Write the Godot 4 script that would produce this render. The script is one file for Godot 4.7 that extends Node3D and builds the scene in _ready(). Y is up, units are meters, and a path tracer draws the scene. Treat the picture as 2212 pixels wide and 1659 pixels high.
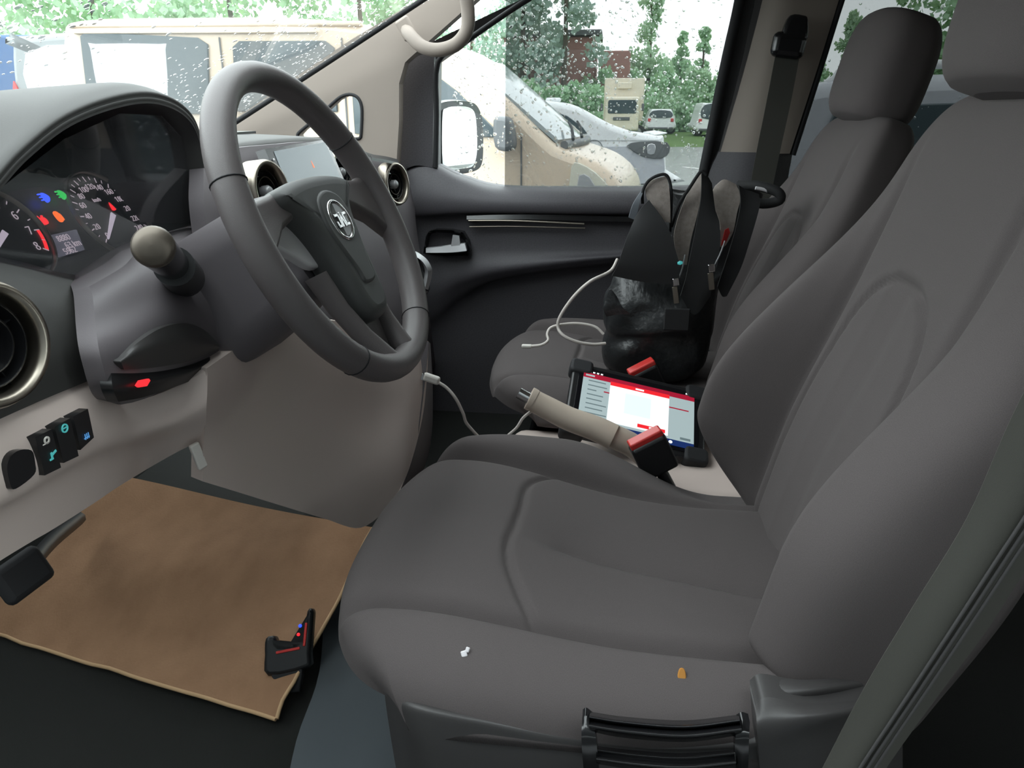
extends Node3D

# ---------------------------------------------------------------- mesh tools
class Geo:
	var v := PackedVector3Array()
	var n := PackedVector3Array()
	var ix := PackedInt32Array()

	func tri(a: Vector3, b: Vector3, c: Vector3) -> void:
		var m := (c - a).cross(b - a).normalized()
		var s := v.size()
		v.append_array([a, b, c])
		n.append_array([m, m, m])
		ix.append_array([s, s + 1, s + 2])

	func quad(a: Vector3, b: Vector3, c: Vector3, d: Vector3) -> void:
		tri(a, b, c)
		tri(a, c, d)

	# rows of points; cu closes each row, cv closes the row list
	func grid(rows: Array, cu := false, cv := false) -> void:
		var h := rows.size()
		var w: int = rows[0].size()
		var s := v.size()
		var vv := PackedVector3Array()
		for r in rows:
			vv.append_array(r)
		var nn := PackedVector3Array()
		nn.resize(h * w)
		for i in (h if cv else h - 1):
			var i2 := (i + 1) % h
			for j in (w if cu else w - 1):
				var j2 := (j + 1) % w
				var a := i * w + j
				var b := i * w + j2
				var c := i2 * w + j2
				var d := i2 * w + j
				var m := (vv[c] - vv[a]).cross(vv[b] - vv[d])
				nn[a] += m
				nn[b] += m
				nn[c] += m
				nn[d] += m
				ix.append_array([s + a, s + b, s + c, s + a, s + c, s + d])
		for k in nn.size():
			nn[k] = nn[k].normalized()
		v.append_array(vv)
		n.append_array(nn)

	func cap(ring: Array, flip := false) -> void:
		var c := Vector3.ZERO
		for p in ring:
			c += p
		c /= ring.size()
		var m := Vector3.ZERO
		for i in ring.size():
			m += (ring[i] - c).cross(ring[(i + 1) % ring.size()] - c)
		m = m.normalized()
		var ux: Vector3 = (ring[0] - c).normalized()
		var uy := m.cross(ux)
		var flat := PackedVector2Array()
		for p in ring:
			flat.append(Vector2((p - c).dot(ux), (p - c).dot(uy)))
		var t := Geometry2D.triangulate_polygon(flat)
		if t.is_empty():
			for i in ring.size():
				t.append_array([])
				if flip:
					tri(c, ring[(i + 1) % ring.size()], ring[i])
				else:
					tri(c, ring[i], ring[(i + 1) % ring.size()])
			return
		for i in range(0, t.size(), 3):
			var a: Vector3 = ring[t[i]]
			var b: Vector3 = ring[t[i + 1]]
			var d: Vector3 = ring[t[i + 2]]
			var turned := (b - a).cross(d - a).dot(m) > 0.0
			if turned == flip:
				tri(a, d, b)
			else:
				tri(a, b, d)

	func loft(rings: Array, caps := true) -> void:
		grid(rings, true, false)
		if caps:
			cap(Array(rings[0]), true)
			cap(Array(rings[-1]), false)

	# a smooth sheet through control points, with thickness towards "back"
	func sheet(ctrl: Array, back: Vector3, su := 6, sv := 6) -> void:
		var f := Geo.smooth(ctrl, su, sv)
		var b := []
		for r in f:
			var q := PackedVector3Array()
			for p in r:
				q.append(p + back)
			b.append(q)
		grid(f)
		b.reverse()
		grid(b)
		b.reverse()
		var h := f.size()
		var w: int = f[0].size()
		grid([b[0], f[0]])
		grid([f[h - 1], b[h - 1]])
		var fl := PackedVector3Array()
		var bl := PackedVector3Array()
		var fr := PackedVector3Array()
		var br := PackedVector3Array()
		for i in h:
			fl.append(f[i][0])
			bl.append(b[i][0])
			fr.append(f[i][w - 1])
			br.append(b[i][w - 1])
		grid([fl, bl])
		grid([br, fr])

	static func smooth(ctrl: Array, su: int, sv: int) -> Array:
		var a := []
		for r in ctrl:
			a.append(Geo.curve(Array(r), sv))
		var w: int = a[0].size()
		var out := []
		var cols := []
		for j in w:
			var col := []
			for i in a.size():
				col.append(a[i][j])
			cols.append(Geo.curve(col, su))
		for i in cols[0].size():
			var q := PackedVector3Array()
			for j in w:
				q.append(cols[j][i])
			out.append(q)
		return out

	# Catmull-Rom through the points
	static func curve(p: Array, sub: int, closed := false) -> PackedVector3Array:
		var out := PackedVector3Array()
		var m := p.size()
		if m == 1:
			out.append(p[0])
			return out
		for i in (m if closed else m - 1):
			var p0: Vector3 = p[(i - 1 + m) % m] if closed or i > 0 else p[0] * 2.0 - p[1]
			var p1: Vector3 = p[i]
			var p2: Vector3 = p[(i + 1) % m]
			var p3: Vector3 = p[(i + 2) % m] if closed or i < m - 2 else p[m - 1] * 2.0 - p[m - 2]
			for k in sub:
				var t := float(k) / sub
				out.append(0.5 * (2.0 * p1 + (p2 - p0) * t + (2.0 * p0 - 5.0 * p1 + 4.0 * p2 - p3) * t * t + (3.0 * p1 - p0 - 3.0 * p2 + p3) * t * t * t))
		if not closed:
			out.append(p[m - 1])
		return out

	func tube(path: Array, r0: float, r1: float, seg := 10, sub := 6, closed := false, flat := 1.0) -> void:
		var c := Geo.curve(path, sub, closed)
		var rings := []
		var up := Vector3.ZERO
		for i in c.size():
			var d: Vector3 = (c[(i + 1) % c.size()] - c[i - 1]) if closed else (c[mini(i + 1, c.size() - 1)] - c[maxi(i - 1, 0)])
			d = d.normalized()
			if up == Vector3.ZERO:
				up = d.cross(Vector3(0.31, 0.2, 0.9)).normalized()
			up = (up - d * up.dot(d)).normalized()
			var side := d.cross(up)
			var r := lerpf(r0, r1, float(i) / maxf(1.0, c.size() - 1.0))
			var q := PackedVector3Array()
			for k in seg:
				var a := TAU * k / seg
				q.append(c[i] + (up * cos(a) * flat + side * sin(a)) * r)
			rings.append(q)
		if closed:
			grid(rings, true, true)
		else:
			loft(rings)

	func lathe(prof: Array, x: Transform3D, seg := 32, cap_ends := true) -> void:
		var rings := []
		for p in prof:
			var q := PackedVector3Array()
			for k in seg:
				var a := TAU * k / seg
				q.append(x * Vector3(cos(a) * p.x, p.y, sin(a) * p.x))
			rings.append(q)
		loft(rings, cap_ends)

	static func rrect(w: float, h: float, r: float, seg := 4) -> PackedVector2Array:
		var o := PackedVector2Array()
		for c in [[1, 1, 0], [-1, 1, 1], [-1, -1, 2], [1, -1, 3]]:
			for k in seg + 1:
				var a: float = (c[2] + float(k) / seg) * PI / 2
				o.append(Vector2(c[0] * (w / 2 - r), c[1] * (h / 2 - r)) + Vector2(cos(a), sin(a)) * r)
		return o

	static func inset(p: PackedVector2Array, d: float) -> PackedVector2Array:
		var o := PackedVector2Array()
		var m := p.size()
		var area := 0.0
		for i in m:
			area += p[i].cross(p[(i + 1) % m])
		var s := signf(area)
		for i in m:
			var a := (p[i] - p[(i - 1 + m) % m]).normalized()
			var b := (p[(i + 1) % m] - p[i]).normalized()
			var na := Vector2(-a.y, a.x) * s
			var nb := Vector2(-b.y, b.x) * s
			var bis := (na + nb)
			bis = bis.normalized() if bis.length() > 0.05 else na
			o.append(p[i] + bis * d / maxf(0.45, bis.dot(na)))
		return o

	# polygon in local xy, thickness along local z with rounded edges
	func prism(poly: PackedVector2Array, d: float, bev: float, x: Transform3D, both := true, steps := 3) -> void:
		var rings := []
		var prof := []
		if both:
			for k in steps:
				var a := PI / 2 * k / steps
				prof.append([bev * (1 - sin(a)), -d / 2 + bev * (1 - cos(a))])
			prof.append([0.0, -d / 2 + bev])
		else:
			prof.append([0.0, -d / 2])
		for k in steps + 1:
			var a := PI / 2 * k / steps
			prof.append([bev * (1 - cos(a)), d / 2 - bev * (1 - sin(a))])
		for p in prof:
			var q := PackedVector3Array()
			for e in Geo.inset(poly, p[0]):
				q.append(x * Vector3(e.x, e.y, p[1]))
			rings.append(q)
		loft(rings)

	func rbox(size: Vector3, r: float, x: Transform3D, seg := 3) -> void:
		r = minf(r, minf(size.x, minf(size.y, size.z)) * 0.49)
		prism(Geo.rrect(size.x, size.y, r, seg), size.z, r, x, true, seg)

	# ring-shaped plate between two outlines with the same number of points
	func frame(outer: Array, inner: Array, back: Vector3) -> void:
		var ob := []
		var ib := []
		for i in outer.size():
			ob.append(outer[i] + back)
			ib.append(inner[i] + back)
		for pr in [[inner, outer], [outer, ob], [ob, ib], [ib, inner]]:
			grid([PackedVector3Array(pr[0]), PackedVector3Array(pr[1])], true, false)

	func append_mesh(m: Mesh, x: Transform3D) -> void:
		for sfc in m.get_surface_count():
			var a := m.surface_get_arrays(sfc)
			var s := v.size()
			for p in a[Mesh.ARRAY_VERTEX]:
				v.append(x * p)
			for p in a[Mesh.ARRAY_NORMAL]:
				n.append((x.basis * p).normalized())
			if a[Mesh.ARRAY_INDEX]:
				for i in a[Mesh.ARRAY_INDEX]:
					ix.append(s + i)
			else:
				for i in a[Mesh.ARRAY_VERTEX].size():
					ix.append(s + i)

	func text(s: String, height: float, x: Transform3D, thick := 0.0006, bold := false) -> void:
		var f := SystemFont.new()
		f.font_names = PackedStringArray(["Droid Sans"])
		if bold:
			f.font_weight = 700
		var m := TextMesh.new()
		m.font = f
		m.text = s
		m.font_size = 32
		m.pixel_size = height / 24.0
		m.depth = thick
		m.curve_step = 2.0
		append_mesh(m, x)

	func shift(x: Transform3D) -> Geo:
		for i in v.size():
			v[i] = x * v[i]
			n[i] = (x.basis * n[i]).normalized()
		return self

	func mesh() -> ArrayMesh:
		var a := []
		a.resize(Mesh.ARRAY_MAX)
		a[Mesh.ARRAY_VERTEX] = v
		a[Mesh.ARRAY_NORMAL] = n
		a[Mesh.ARRAY_INDEX] = ix
		var m := ArrayMesh.new()
		m.add_surface_from_arrays(Mesh.PRIMITIVE_TRIANGLES, a)
		return m


# ---------------------------------------------------------------- scene tools
var M := {}
var used := {}


func numbered(called: String) -> String:
	if not used.has(called):
		used[called] = 0
		return called
	used[called] += 1
	return "%s_%03d" % [called, used[called]]


func tag(o: Node3D, label: String, category: String, group := "", kind := "") -> Node3D:
	if label:
		o.set_meta("label", label)
	if category:
		o.set_meta("category", category)
	if group:
		o.set_meta("group", group)
	if kind:
		o.set_meta("kind", kind)
	return o


func thing(called: String, label: String, category: String, at := Vector3.ZERO, group := "", kind := "") -> Node3D:
	var o := Node3D.new()
	o.name = numbered(called)
	add_child(o)
	o.position = at
	return tag(o, label, category, group, kind)


# one part; its points are given in the scene's own axes
func part(called: String, g: Geo, m: Material, parent: Node3D, label := "") -> MeshInstance3D:
	var o := MeshInstance3D.new()
	o.name = called
	var at := Vector3.ZERO
	var p: Node = parent
	while p != self and p is Node3D:
		at += p.position
		p = p.get_parent()
	for i in g.v.size():
		g.v[i] -= at
	o.mesh = g.mesh()
	o.material_override = m
	parent.add_child(o, true)
	if label:
		o.set_meta("label", label)
	return o


func whole(called: String, g: Geo, m: Material, label: String, category: String, group := "", kind := "") -> MeshInstance3D:
	var o := part(numbered(called), g, m, self)
	tag(o, label, category, group, kind)
	return o


func frame_of(o: Vector3, x: Vector3, y: Vector3) -> Transform3D:
	x = x.normalized()
	var z := x.cross(y).normalized()
	return Transform3D(Basis(x, z.cross(x), z), o)


func at(p: Vector3, turn := Vector3.ZERO) -> Transform3D:
	return Transform3D(Basis.from_euler(turn * PI / 180.0), p)


func poly2(a: Array) -> PackedVector2Array:
	var o := PackedVector2Array()
	for i in range(0, a.size(), 2):
		o.append(Vector2(a[i], a[i + 1]))
	return o


func round2(p: PackedVector2Array, sub := 4) -> PackedVector2Array:
	var a := []
	for q in p:
		a.append(Vector3(q.x, q.y, 0))
	var o := PackedVector2Array()
	for q in Geo.curve(a, sub, true):
		o.append(Vector2(q.x, q.y))
	return o


func disc2(r: float, seg := 24, ry := -1.0) -> PackedVector2Array:
	var o := PackedVector2Array()
	for k in seg:
		o.append(Vector2(cos(TAU * k / seg) * r, sin(TAU * k / seg) * (r if ry < 0 else ry)))
	return o


func mat(called: String, c: Color, rough := 0.6, metal := 0.0) -> StandardMaterial3D:
	var m := StandardMaterial3D.new()
	m.resource_name = called
	m.albedo_color = Color(c.r, c.g, c.b, 1.0).linear_to_srgb()
	m.roughness = rough
	m.metallic = metal
	M[called] = m
	return m


func glass(called: String, c: Color, alpha: float) -> StandardMaterial3D:
	var m := mat(called, c, 0.0)
	m.albedo_color.a = alpha
	m.transparency = BaseMaterial3D.TRANSPARENCY_ALPHA
	return m


func glow(called: String, c: Color, energy: float) -> StandardMaterial3D:
	var m := mat(called, c * 0.3, 0.4)
	m.emission_enabled = true
	m.emission = Color(c.r, c.g, c.b).linear_to_srgb()
	m.emission_energy_multiplier = energy * 0.58
	return m


func noise_tex(freq: float, oct: int, seed_: int, ramp: Array, normal := false, strength := 4.0, size := 512) -> NoiseTexture2D:
	var f := FastNoiseLite.new()
	f.seed = seed_
	f.frequency = freq
	f.fractal_octaves = oct
	f.noise_type = FastNoiseLite.TYPE_SIMPLEX_SMOOTH
	var t := NoiseTexture2D.new()
	t.width = size
	t.height = size
	t.seamless = true
	t.noise = f
	if normal:
		t.as_normal_map = true
		t.bump_strength = strength
	elif ramp:
		var g := Gradient.new()
		g.offsets = PackedFloat32Array([0.0, 0.5, 1.0])
		g.colors = PackedColorArray(ramp)
		t.color_ramp = g
	return t


func grain(m: StandardMaterial3D, tex: Texture2D, scale: float, amount: float, albedo: Texture2D = null) -> void:
	m.uv1_triplanar = true
	m.uv1_scale = Vector3.ONE * scale
	if tex:
		m.normal_enabled = true
		m.normal_texture = tex
		m.normal_scale = amount
	if albedo:
		m.albedo_texture = albedo


func grey(a: float) -> Color:
	return Color(a, a, a)


func make_materials() -> void:
	var fine := noise_tex(0.09, 3, 3, [], true, 3.0)
	var cloth_n := noise_tex(0.16, 2, 8, [], true, 5.0)
	var cloth_a := noise_tex(0.12, 4, 5, [grey(0.62), grey(0.84), grey(1.0)])
	var blotch := noise_tex(0.02, 5, 9, [grey(0.82), grey(0.93), grey(1.0)])
	var m := mat("seat_cloth", Color(0.138, 0.118, 0.117), 0.95)
	grain(m, cloth_n, 26.0, 0.45, cloth_a)
	m = mat("seam_thread", Color(0.05, 0.048, 0.048), 0.9)
	m = mat("belt_webbing", Color(0.085, 0.083, 0.070), 0.8)
	grain(m, cloth_n, 60.0, 0.6, cloth_a)
	m = mat("dark_plastic", Color(0.045, 0.042, 0.042), 0.5)
	grain(m, fine, 22.0, 0.25)
	m = mat("dash_plastic", Color(0.046, 0.045, 0.043), 0.62)
	grain(m, fine, 22.0, 0.25)
	m = mat("door_plastic", Color(0.078, 0.073, 0.082), 0.6)
	grain(m, fine, 22.0, 0.25, blotch)
	m = mat("wheel_leather", Color(0.118, 0.104, 0.104), 0.48)
	grain(m, fine, 20.0, 0.4)
	m = mat("hub_plastic", Color(0.070, 0.071, 0.070), 0.55)
	grain(m, fine, 24.0, 0.3)
	m = mat("shroud_plastic", Color(0.135, 0.12, 0.128), 0.6)
	grain(m, fine, 22.0, 0.25)
	m = mat("beige_plastic", Color(0.60, 0.50, 0.455), 0.65)
	grain(m, fine, 22.0, 0.1)
	m = mat("pillar_plastic", Color(0.275, 0.232, 0.20), 0.7)
	grain(m, fine, 22.0, 0.2)
	m = mat("headliner", Color(0.5, 0.46, 0.42), 0.95)
	grain(m, cloth_n, 20.0, 0.3)
	m = mat("carpet", Color(0.012, 0.013, 0.011), 1.0)
	grain(m, cloth_n, 14.0, 1.0, cloth_a)
	m = mat("mat_rubber", Color(0.05, 0.062, 0.072), 0.55)
	m = mat("black_plastic", Color(0.012, 0.012, 0.013), 0.4)
	m = mat("gloss_black", Color(0.010, 0.010, 0.011), 0.18)
	m = mat("rubber", Color(0.014, 0.014, 0.016), 0.75)
	m = mat("chrome", Color(0.72, 0.72, 0.72), 0.12, 1.0)
	m = mat("satin_metal", Color(0.36, 0.32, 0.27), 0.36, 1.0)
	m = mat("bronze", Color(0.13, 0.11, 0.09), 0.42, 0.7)
	m = mat("silver_paint", Color(0.34, 0.34, 0.35), 0.38, 0.2)
	m = mat("white_plastic", Color(0.72, 0.68, 0.63), 0.45)
	m = mat("print_white", Color(0.75, 0.72, 0.74), 0.6)
	m = mat("print_grey", Color(0.22, 0.25, 0.27), 0.6)
	m = mat("red_plastic", Color(0.62, 0.035, 0.03), 0.3)
	m = mat("cardboard", Color(0.36, 0.205, 0.115), 0.9)
	var card := noise_tex(0.012, 5, 21, [Color(0.86, 0.84, 0.82), Color(0.94, 0.93, 0.92), Color(1, 1, 1)])
	grain(m, cloth_n, 2.2, 0.15, card)
	m = mat("cardboard_edge", Color(0.55, 0.36, 0.2), 0.9)
	m = mat("bag_black", Color(0.017, 0.018, 0.019), 0.38)
	grain(m, noise_tex(0.03, 3, 41, [], true, 8.0), 4.0, 0.35)
	m = mat("bag_nylon", Color(0.012, 0.012, 0.013), 0.8)
	grain(m, cloth_n, 30.0, 0.6)
	m = mat("bag_lining", Color(0.36, 0.31, 0.28), 0.9)
	grain(m, cloth_n, 9.0, 0.5, blotch)
	m = mat("bag_padding", Color(0.10, 0.11, 0.125), 0.8)
	m = mat("inlay_grey", Color(0.55, 0.54, 0.55), 0.45)
	m = mat("stain_orange", Color(0.45, 0.2, 0.04), 0.9)
	m = mat("cable_white", Color(0.62, 0.57, 0.53), 0.5)
	m = mat("brake_beige", Color(0.55, 0.46, 0.38), 0.5)
	grain(m, fine, 26.0, 0.3)
	m = mat("clear_glass", Color(1, 1, 1), 0.0)
	glass("clear_glass", Color(0.8, 0.9, 0.9), 0.04)
	glass("tint_film", Color(0.02, 0.035, 0.035), 0.47)
	glass("rear_tint", Color(0.02, 0.03, 0.028), 0.72)
	glass("cluster_lens", Color(0.3, 0.33, 0.36), 0.05)
	m = mat("rain_water", Color(1, 1, 1), 0.0)
	m.albedo_color.a = 0.0
	m.refraction_enabled = true
	m.refraction_scale = 0.033
	glow("led_blue", Color(0.02, 0.06, 1.0), 0.5)
	glow("led_green", Color(0.02, 0.75, 0.12), 0.16)
	glow("led_red", Color(1.0, 0.03, 0.04), 0.25)
	glow("led_orange", Color(1.0, 0.16, 0.02), 0.25)
	glow("gauge_print", Color(0.85, 0.72, 0.82), 0.10)
	glow("needle_glow", Color(0.8, 0.7, 0.85), 0.12)
	glow("gauge_lcd", Color(0.13, 0.13, 0.17), 0.13)
	glow("teal_icon", Color(0.1, 0.6, 0.6), 0.10)
	glow("blue_icon", Color(0.12, 0.4, 0.85), 0.12)
	glow("nav_cloud_glow", Color(0.24, 0.29, 0.31), 0.14)  # grey cloud reflection on the screen, put in as an even glow
	glow("nav_mark", Color(0.0, 0.5, 0.6), 0.18)
	glow("screen_grey", Color(0.36, 0.45, 0.46), 0.21)
	glow("screen_pale", Color(0.8, 0.92, 0.93), 0.21)
	glow("screen_white", Color(0.95, 1.0, 1.0), 0.21)
	glow("screen_red", Color(0.85, 0.02, 0.03), 0.21)
	glow("screen_crimson", Color(0.35, 0.008, 0.03), 0.21)
	glow("screen_navy", Color(0.008, 0.025, 0.12), 0.21)
	glow("screen_text", Color(0.13, 0.18, 0.19), 0.21)
	m = mat("screen_black", Color(0.006, 0.006, 0.008), 0.15)
	# outside
	m = mat("van_paint", Color(0.60, 0.48, 0.36), 0.3)
	m.clearcoat_enabled = true
	m.clearcoat = 0.6
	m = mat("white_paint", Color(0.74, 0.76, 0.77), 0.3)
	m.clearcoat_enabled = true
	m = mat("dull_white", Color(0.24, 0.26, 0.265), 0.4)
	m = mat("silver_car", Color(0.46, 0.48, 0.52), 0.3)
	m.clearcoat_enabled = true
	m = mat("cream_paint", Color(0.66, 0.6, 0.48), 0.4)
	m = mat("blue_paint", Color(0.03, 0.09, 0.22), 0.5)
	m = mat("car_window", Color(0.05, 0.07, 0.08), 0.05)
	m = mat("van_glass", Color(0.30, 0.34, 0.35), 0.08)
	m = mat("bright_square_white", Color(0.55, 0.57, 0.58), 0.7)  # pale colour standing in for the brightness seen in the van window
	m = mat("grey_trim", Color(0.10, 0.105, 0.11), 0.5)
	m = mat("tail_red", Color(0.5, 0.03, 0.035), 0.2)
	m = mat("lamp_lens", Color(0.6, 0.58, 0.48), 0.1)
	m = mat("tyre", Color(0.02, 0.02, 0.02), 0.8)
	m = mat("wet_asphalt", Color(0.16, 0.165, 0.165), 0.25)
	var wet := noise_tex(0.01, 5, 33, [grey(0.6), grey(0.8), grey(1.0)])
	grain(m, null, 0.2, 0.0, wet)
	m = mat("road_paint", Color(0.7, 0.7, 0.68), 0.5)
	m = mat("grass", Color(0.10, 0.19, 0.04), 0.95)
	grain(m, cloth_n, 0.6, 1.0, blotch)
	m = mat("brick_wall", Color(0.34, 0.17, 0.145), 0.85)
	m = mat("bark", Color(0.09, 0.07, 0.05), 0.9)
	for k in [["hazed_leaf_dark", Color(0.32, 0.42, 0.38)], ["hazed_leaf_mid", Color(0.36, 0.53, 0.36)], ["hazed_leaf_pale", Color(0.42, 0.57, 0.42)]]:  # rain haze is painted into these leaf colours, making them paler and greyer
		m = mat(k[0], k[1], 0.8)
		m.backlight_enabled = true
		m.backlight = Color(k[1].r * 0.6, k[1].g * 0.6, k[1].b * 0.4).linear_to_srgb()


func _ready() -> void:
	# ------------------------------------------------------------ camera, sky, exposure
	var cam := Camera3D.new()
	cam.name = "camera"
	cam.position = Vector3(0, 0.9000, 0)
	cam.rotation_degrees = Vector3(-19.500, 7.000, 0)
	cam.fov = 53.0749
	cam.near = 0.02
	cam.far = 400.0
	add_child(cam)
	cam.current = true
	var sky_mat := ProceduralSkyMaterial.new()
	sky_mat.sky_top_color = Color(0.86, 0.90, 0.905)
	sky_mat.sky_horizon_color = Color(0.87, 0.915, 0.915)
	sky_mat.sky_curve = 0.2
	sky_mat.ground_bottom_color = Color(0.35, 0.36, 0.36)
	sky_mat.ground_horizon_color = Color(0.5, 0.52, 0.52)
	sky_mat.sun_angle_max = 0.0
	var sky := Sky.new()
	sky.sky_material = sky_mat
	var env := Environment.new()
	env.background_mode = Environment.BG_SKY
	env.sky = sky
	env.background_energy_multiplier = 1.0
	env.tonemap_mode = Environment.TONE_MAPPER_LINEAR
	env.tonemap_exposure = 7.8
	env.sdfgi_enabled = true
	env.ssao_enabled = true
	env.ssil_enabled = true
	var we := WorldEnvironment.new()
	we.name = "environment"
	we.environment = env
	add_child(we)
	make_materials()
	build_shell()
	build_dashboard()
	build_column_and_wheel()
	build_cluster()
	build_seats()
	build_console()
	build_small_things()
	build_outside()


# ---------------------------------------------------------------- car body
func slab(lo: Vector3, hi: Vector3) -> Geo:
	var g := Geo.new()
	g.rbox(hi - lo, 0.008, at((lo + hi) / 2), 1)
	return g


func cast(poly: Array, c: Vector3, a: float) -> Vector3:
	var d := Vector2(cos(a), sin(a))
	var best := INF
	var hit := c
	for i in poly.size():
		var p: Vector3 = poly[i]
		var q: Vector3 = poly[(i + 1) % poly.size()]
		var e := Vector2(q.x - p.x, q.y - p.y)
		var w := Vector2(p.x - c.x, p.y - c.y)
		var den := d.cross(e)
		if absf(den) < 1e-9:
			continue
		var t := w.cross(e) / den
		var s := w.cross(d) / den
		if t > 0 and s >= -1e-6 and s <= 1.000001 and t < best:
			best = t
			hit = p.lerp(q, clampf(s, 0, 1))
	return hit


func holed(outer: Array, hole: Array, back: Vector3, count := 160) -> Geo:
	var c := Vector3.ZERO
	for p in hole:
		c += p
	c /= hole.size()
	var o := []
	var h := []
	var angles := []
	for k in count:
		angles.append(TAU * k / count)
	for p in outer:
		angles.append(fposmod(atan2(p.y - c.y, p.x - c.x), TAU))
	for p in hole:
		angles.append(fposmod(atan2(p.y - c.y, p.x - c.x), TAU))
	angles.sort()
	for a in angles:
		o.append(cast(outer, c, a + 0.00001))
		h.append(cast(hole, c, a + 0.00001))
	var g := Geo.new()
	g.frame(o, h, back)
	return g


func pane(poly: Array, back: Vector3) -> Geo:
	var g := Geo.new()
	var b := []
	for p in poly:
		b.append(p + back)
	g.cap(poly)
	b.reverse()
	g.cap(b)
	b.reverse()
	g.grid([PackedVector3Array(poly), PackedVector3Array(b)], true, false)
	return g


func inside2(p: Vector2, poly: Array) -> bool:
	var q := PackedVector2Array()
	for e in poly:
		q.append(Vector2(e.x, e.y))
	return Geometry2D.is_point_in_polygon(p, q)


# raindrops clinging to the outer face of a pane
func raindrops(parent: Node3D, o: Vector3, ux: Vector3, uy: Vector3, out: Vector3, count: int, seed_: int, rmin: float, rmax: float, keep: Callable) -> void:
	var g := Geo.new()
	var rings := []
	for i in 4:
		var a := PI / 2 * i / 4.0
		var q := PackedVector3Array()
		for k in 8:
			q.append(Vector3(cos(TAU * k / 8) * cos(a), sin(TAU * k / 8) * cos(a), sin(a) * 0.42))
		rings.append(q)
	g.loft(rings)
	var rng := RandomNumberGenerator.new()
	rng.seed = seed_
	var xs := []
	var b := Basis(ux.normalized(), out.cross(ux).normalized(), out.normalized())
	for i in count:
		var s := rng.randf()
		var t := rng.randf()
		if not keep.call(s, t):
			continue
		var r := lerpf(rmin, rmax, pow(rng.randf(), 4.0))
		var p := o + ux * s + uy * t
		xs.append(Transform3D(b.rotated(out.normalized(), rng.randf() * TAU).scaled_local(Vector3(r, r * rng.randf_range(0.8, 1.5), r)), p - parent.position))
	var mm := MultiMesh.new()
	mm.transform_format = MultiMesh.TRANSFORM_3D
	mm.mesh = g.mesh()
	mm.instance_count = xs.size()
	for i in xs.size():
		mm.set_instance_transform(i, xs[i])
	var mi := MultiMeshInstance3D.new()
	mi.name = "raindrops"
	mi.multimesh = mm
	mi.material_override = M.rain_water
	parent.add_child(mi)
	mi.set_meta("kind", "stuff")
	mi.set_meta("label", "scattered raindrops on the glass")


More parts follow.
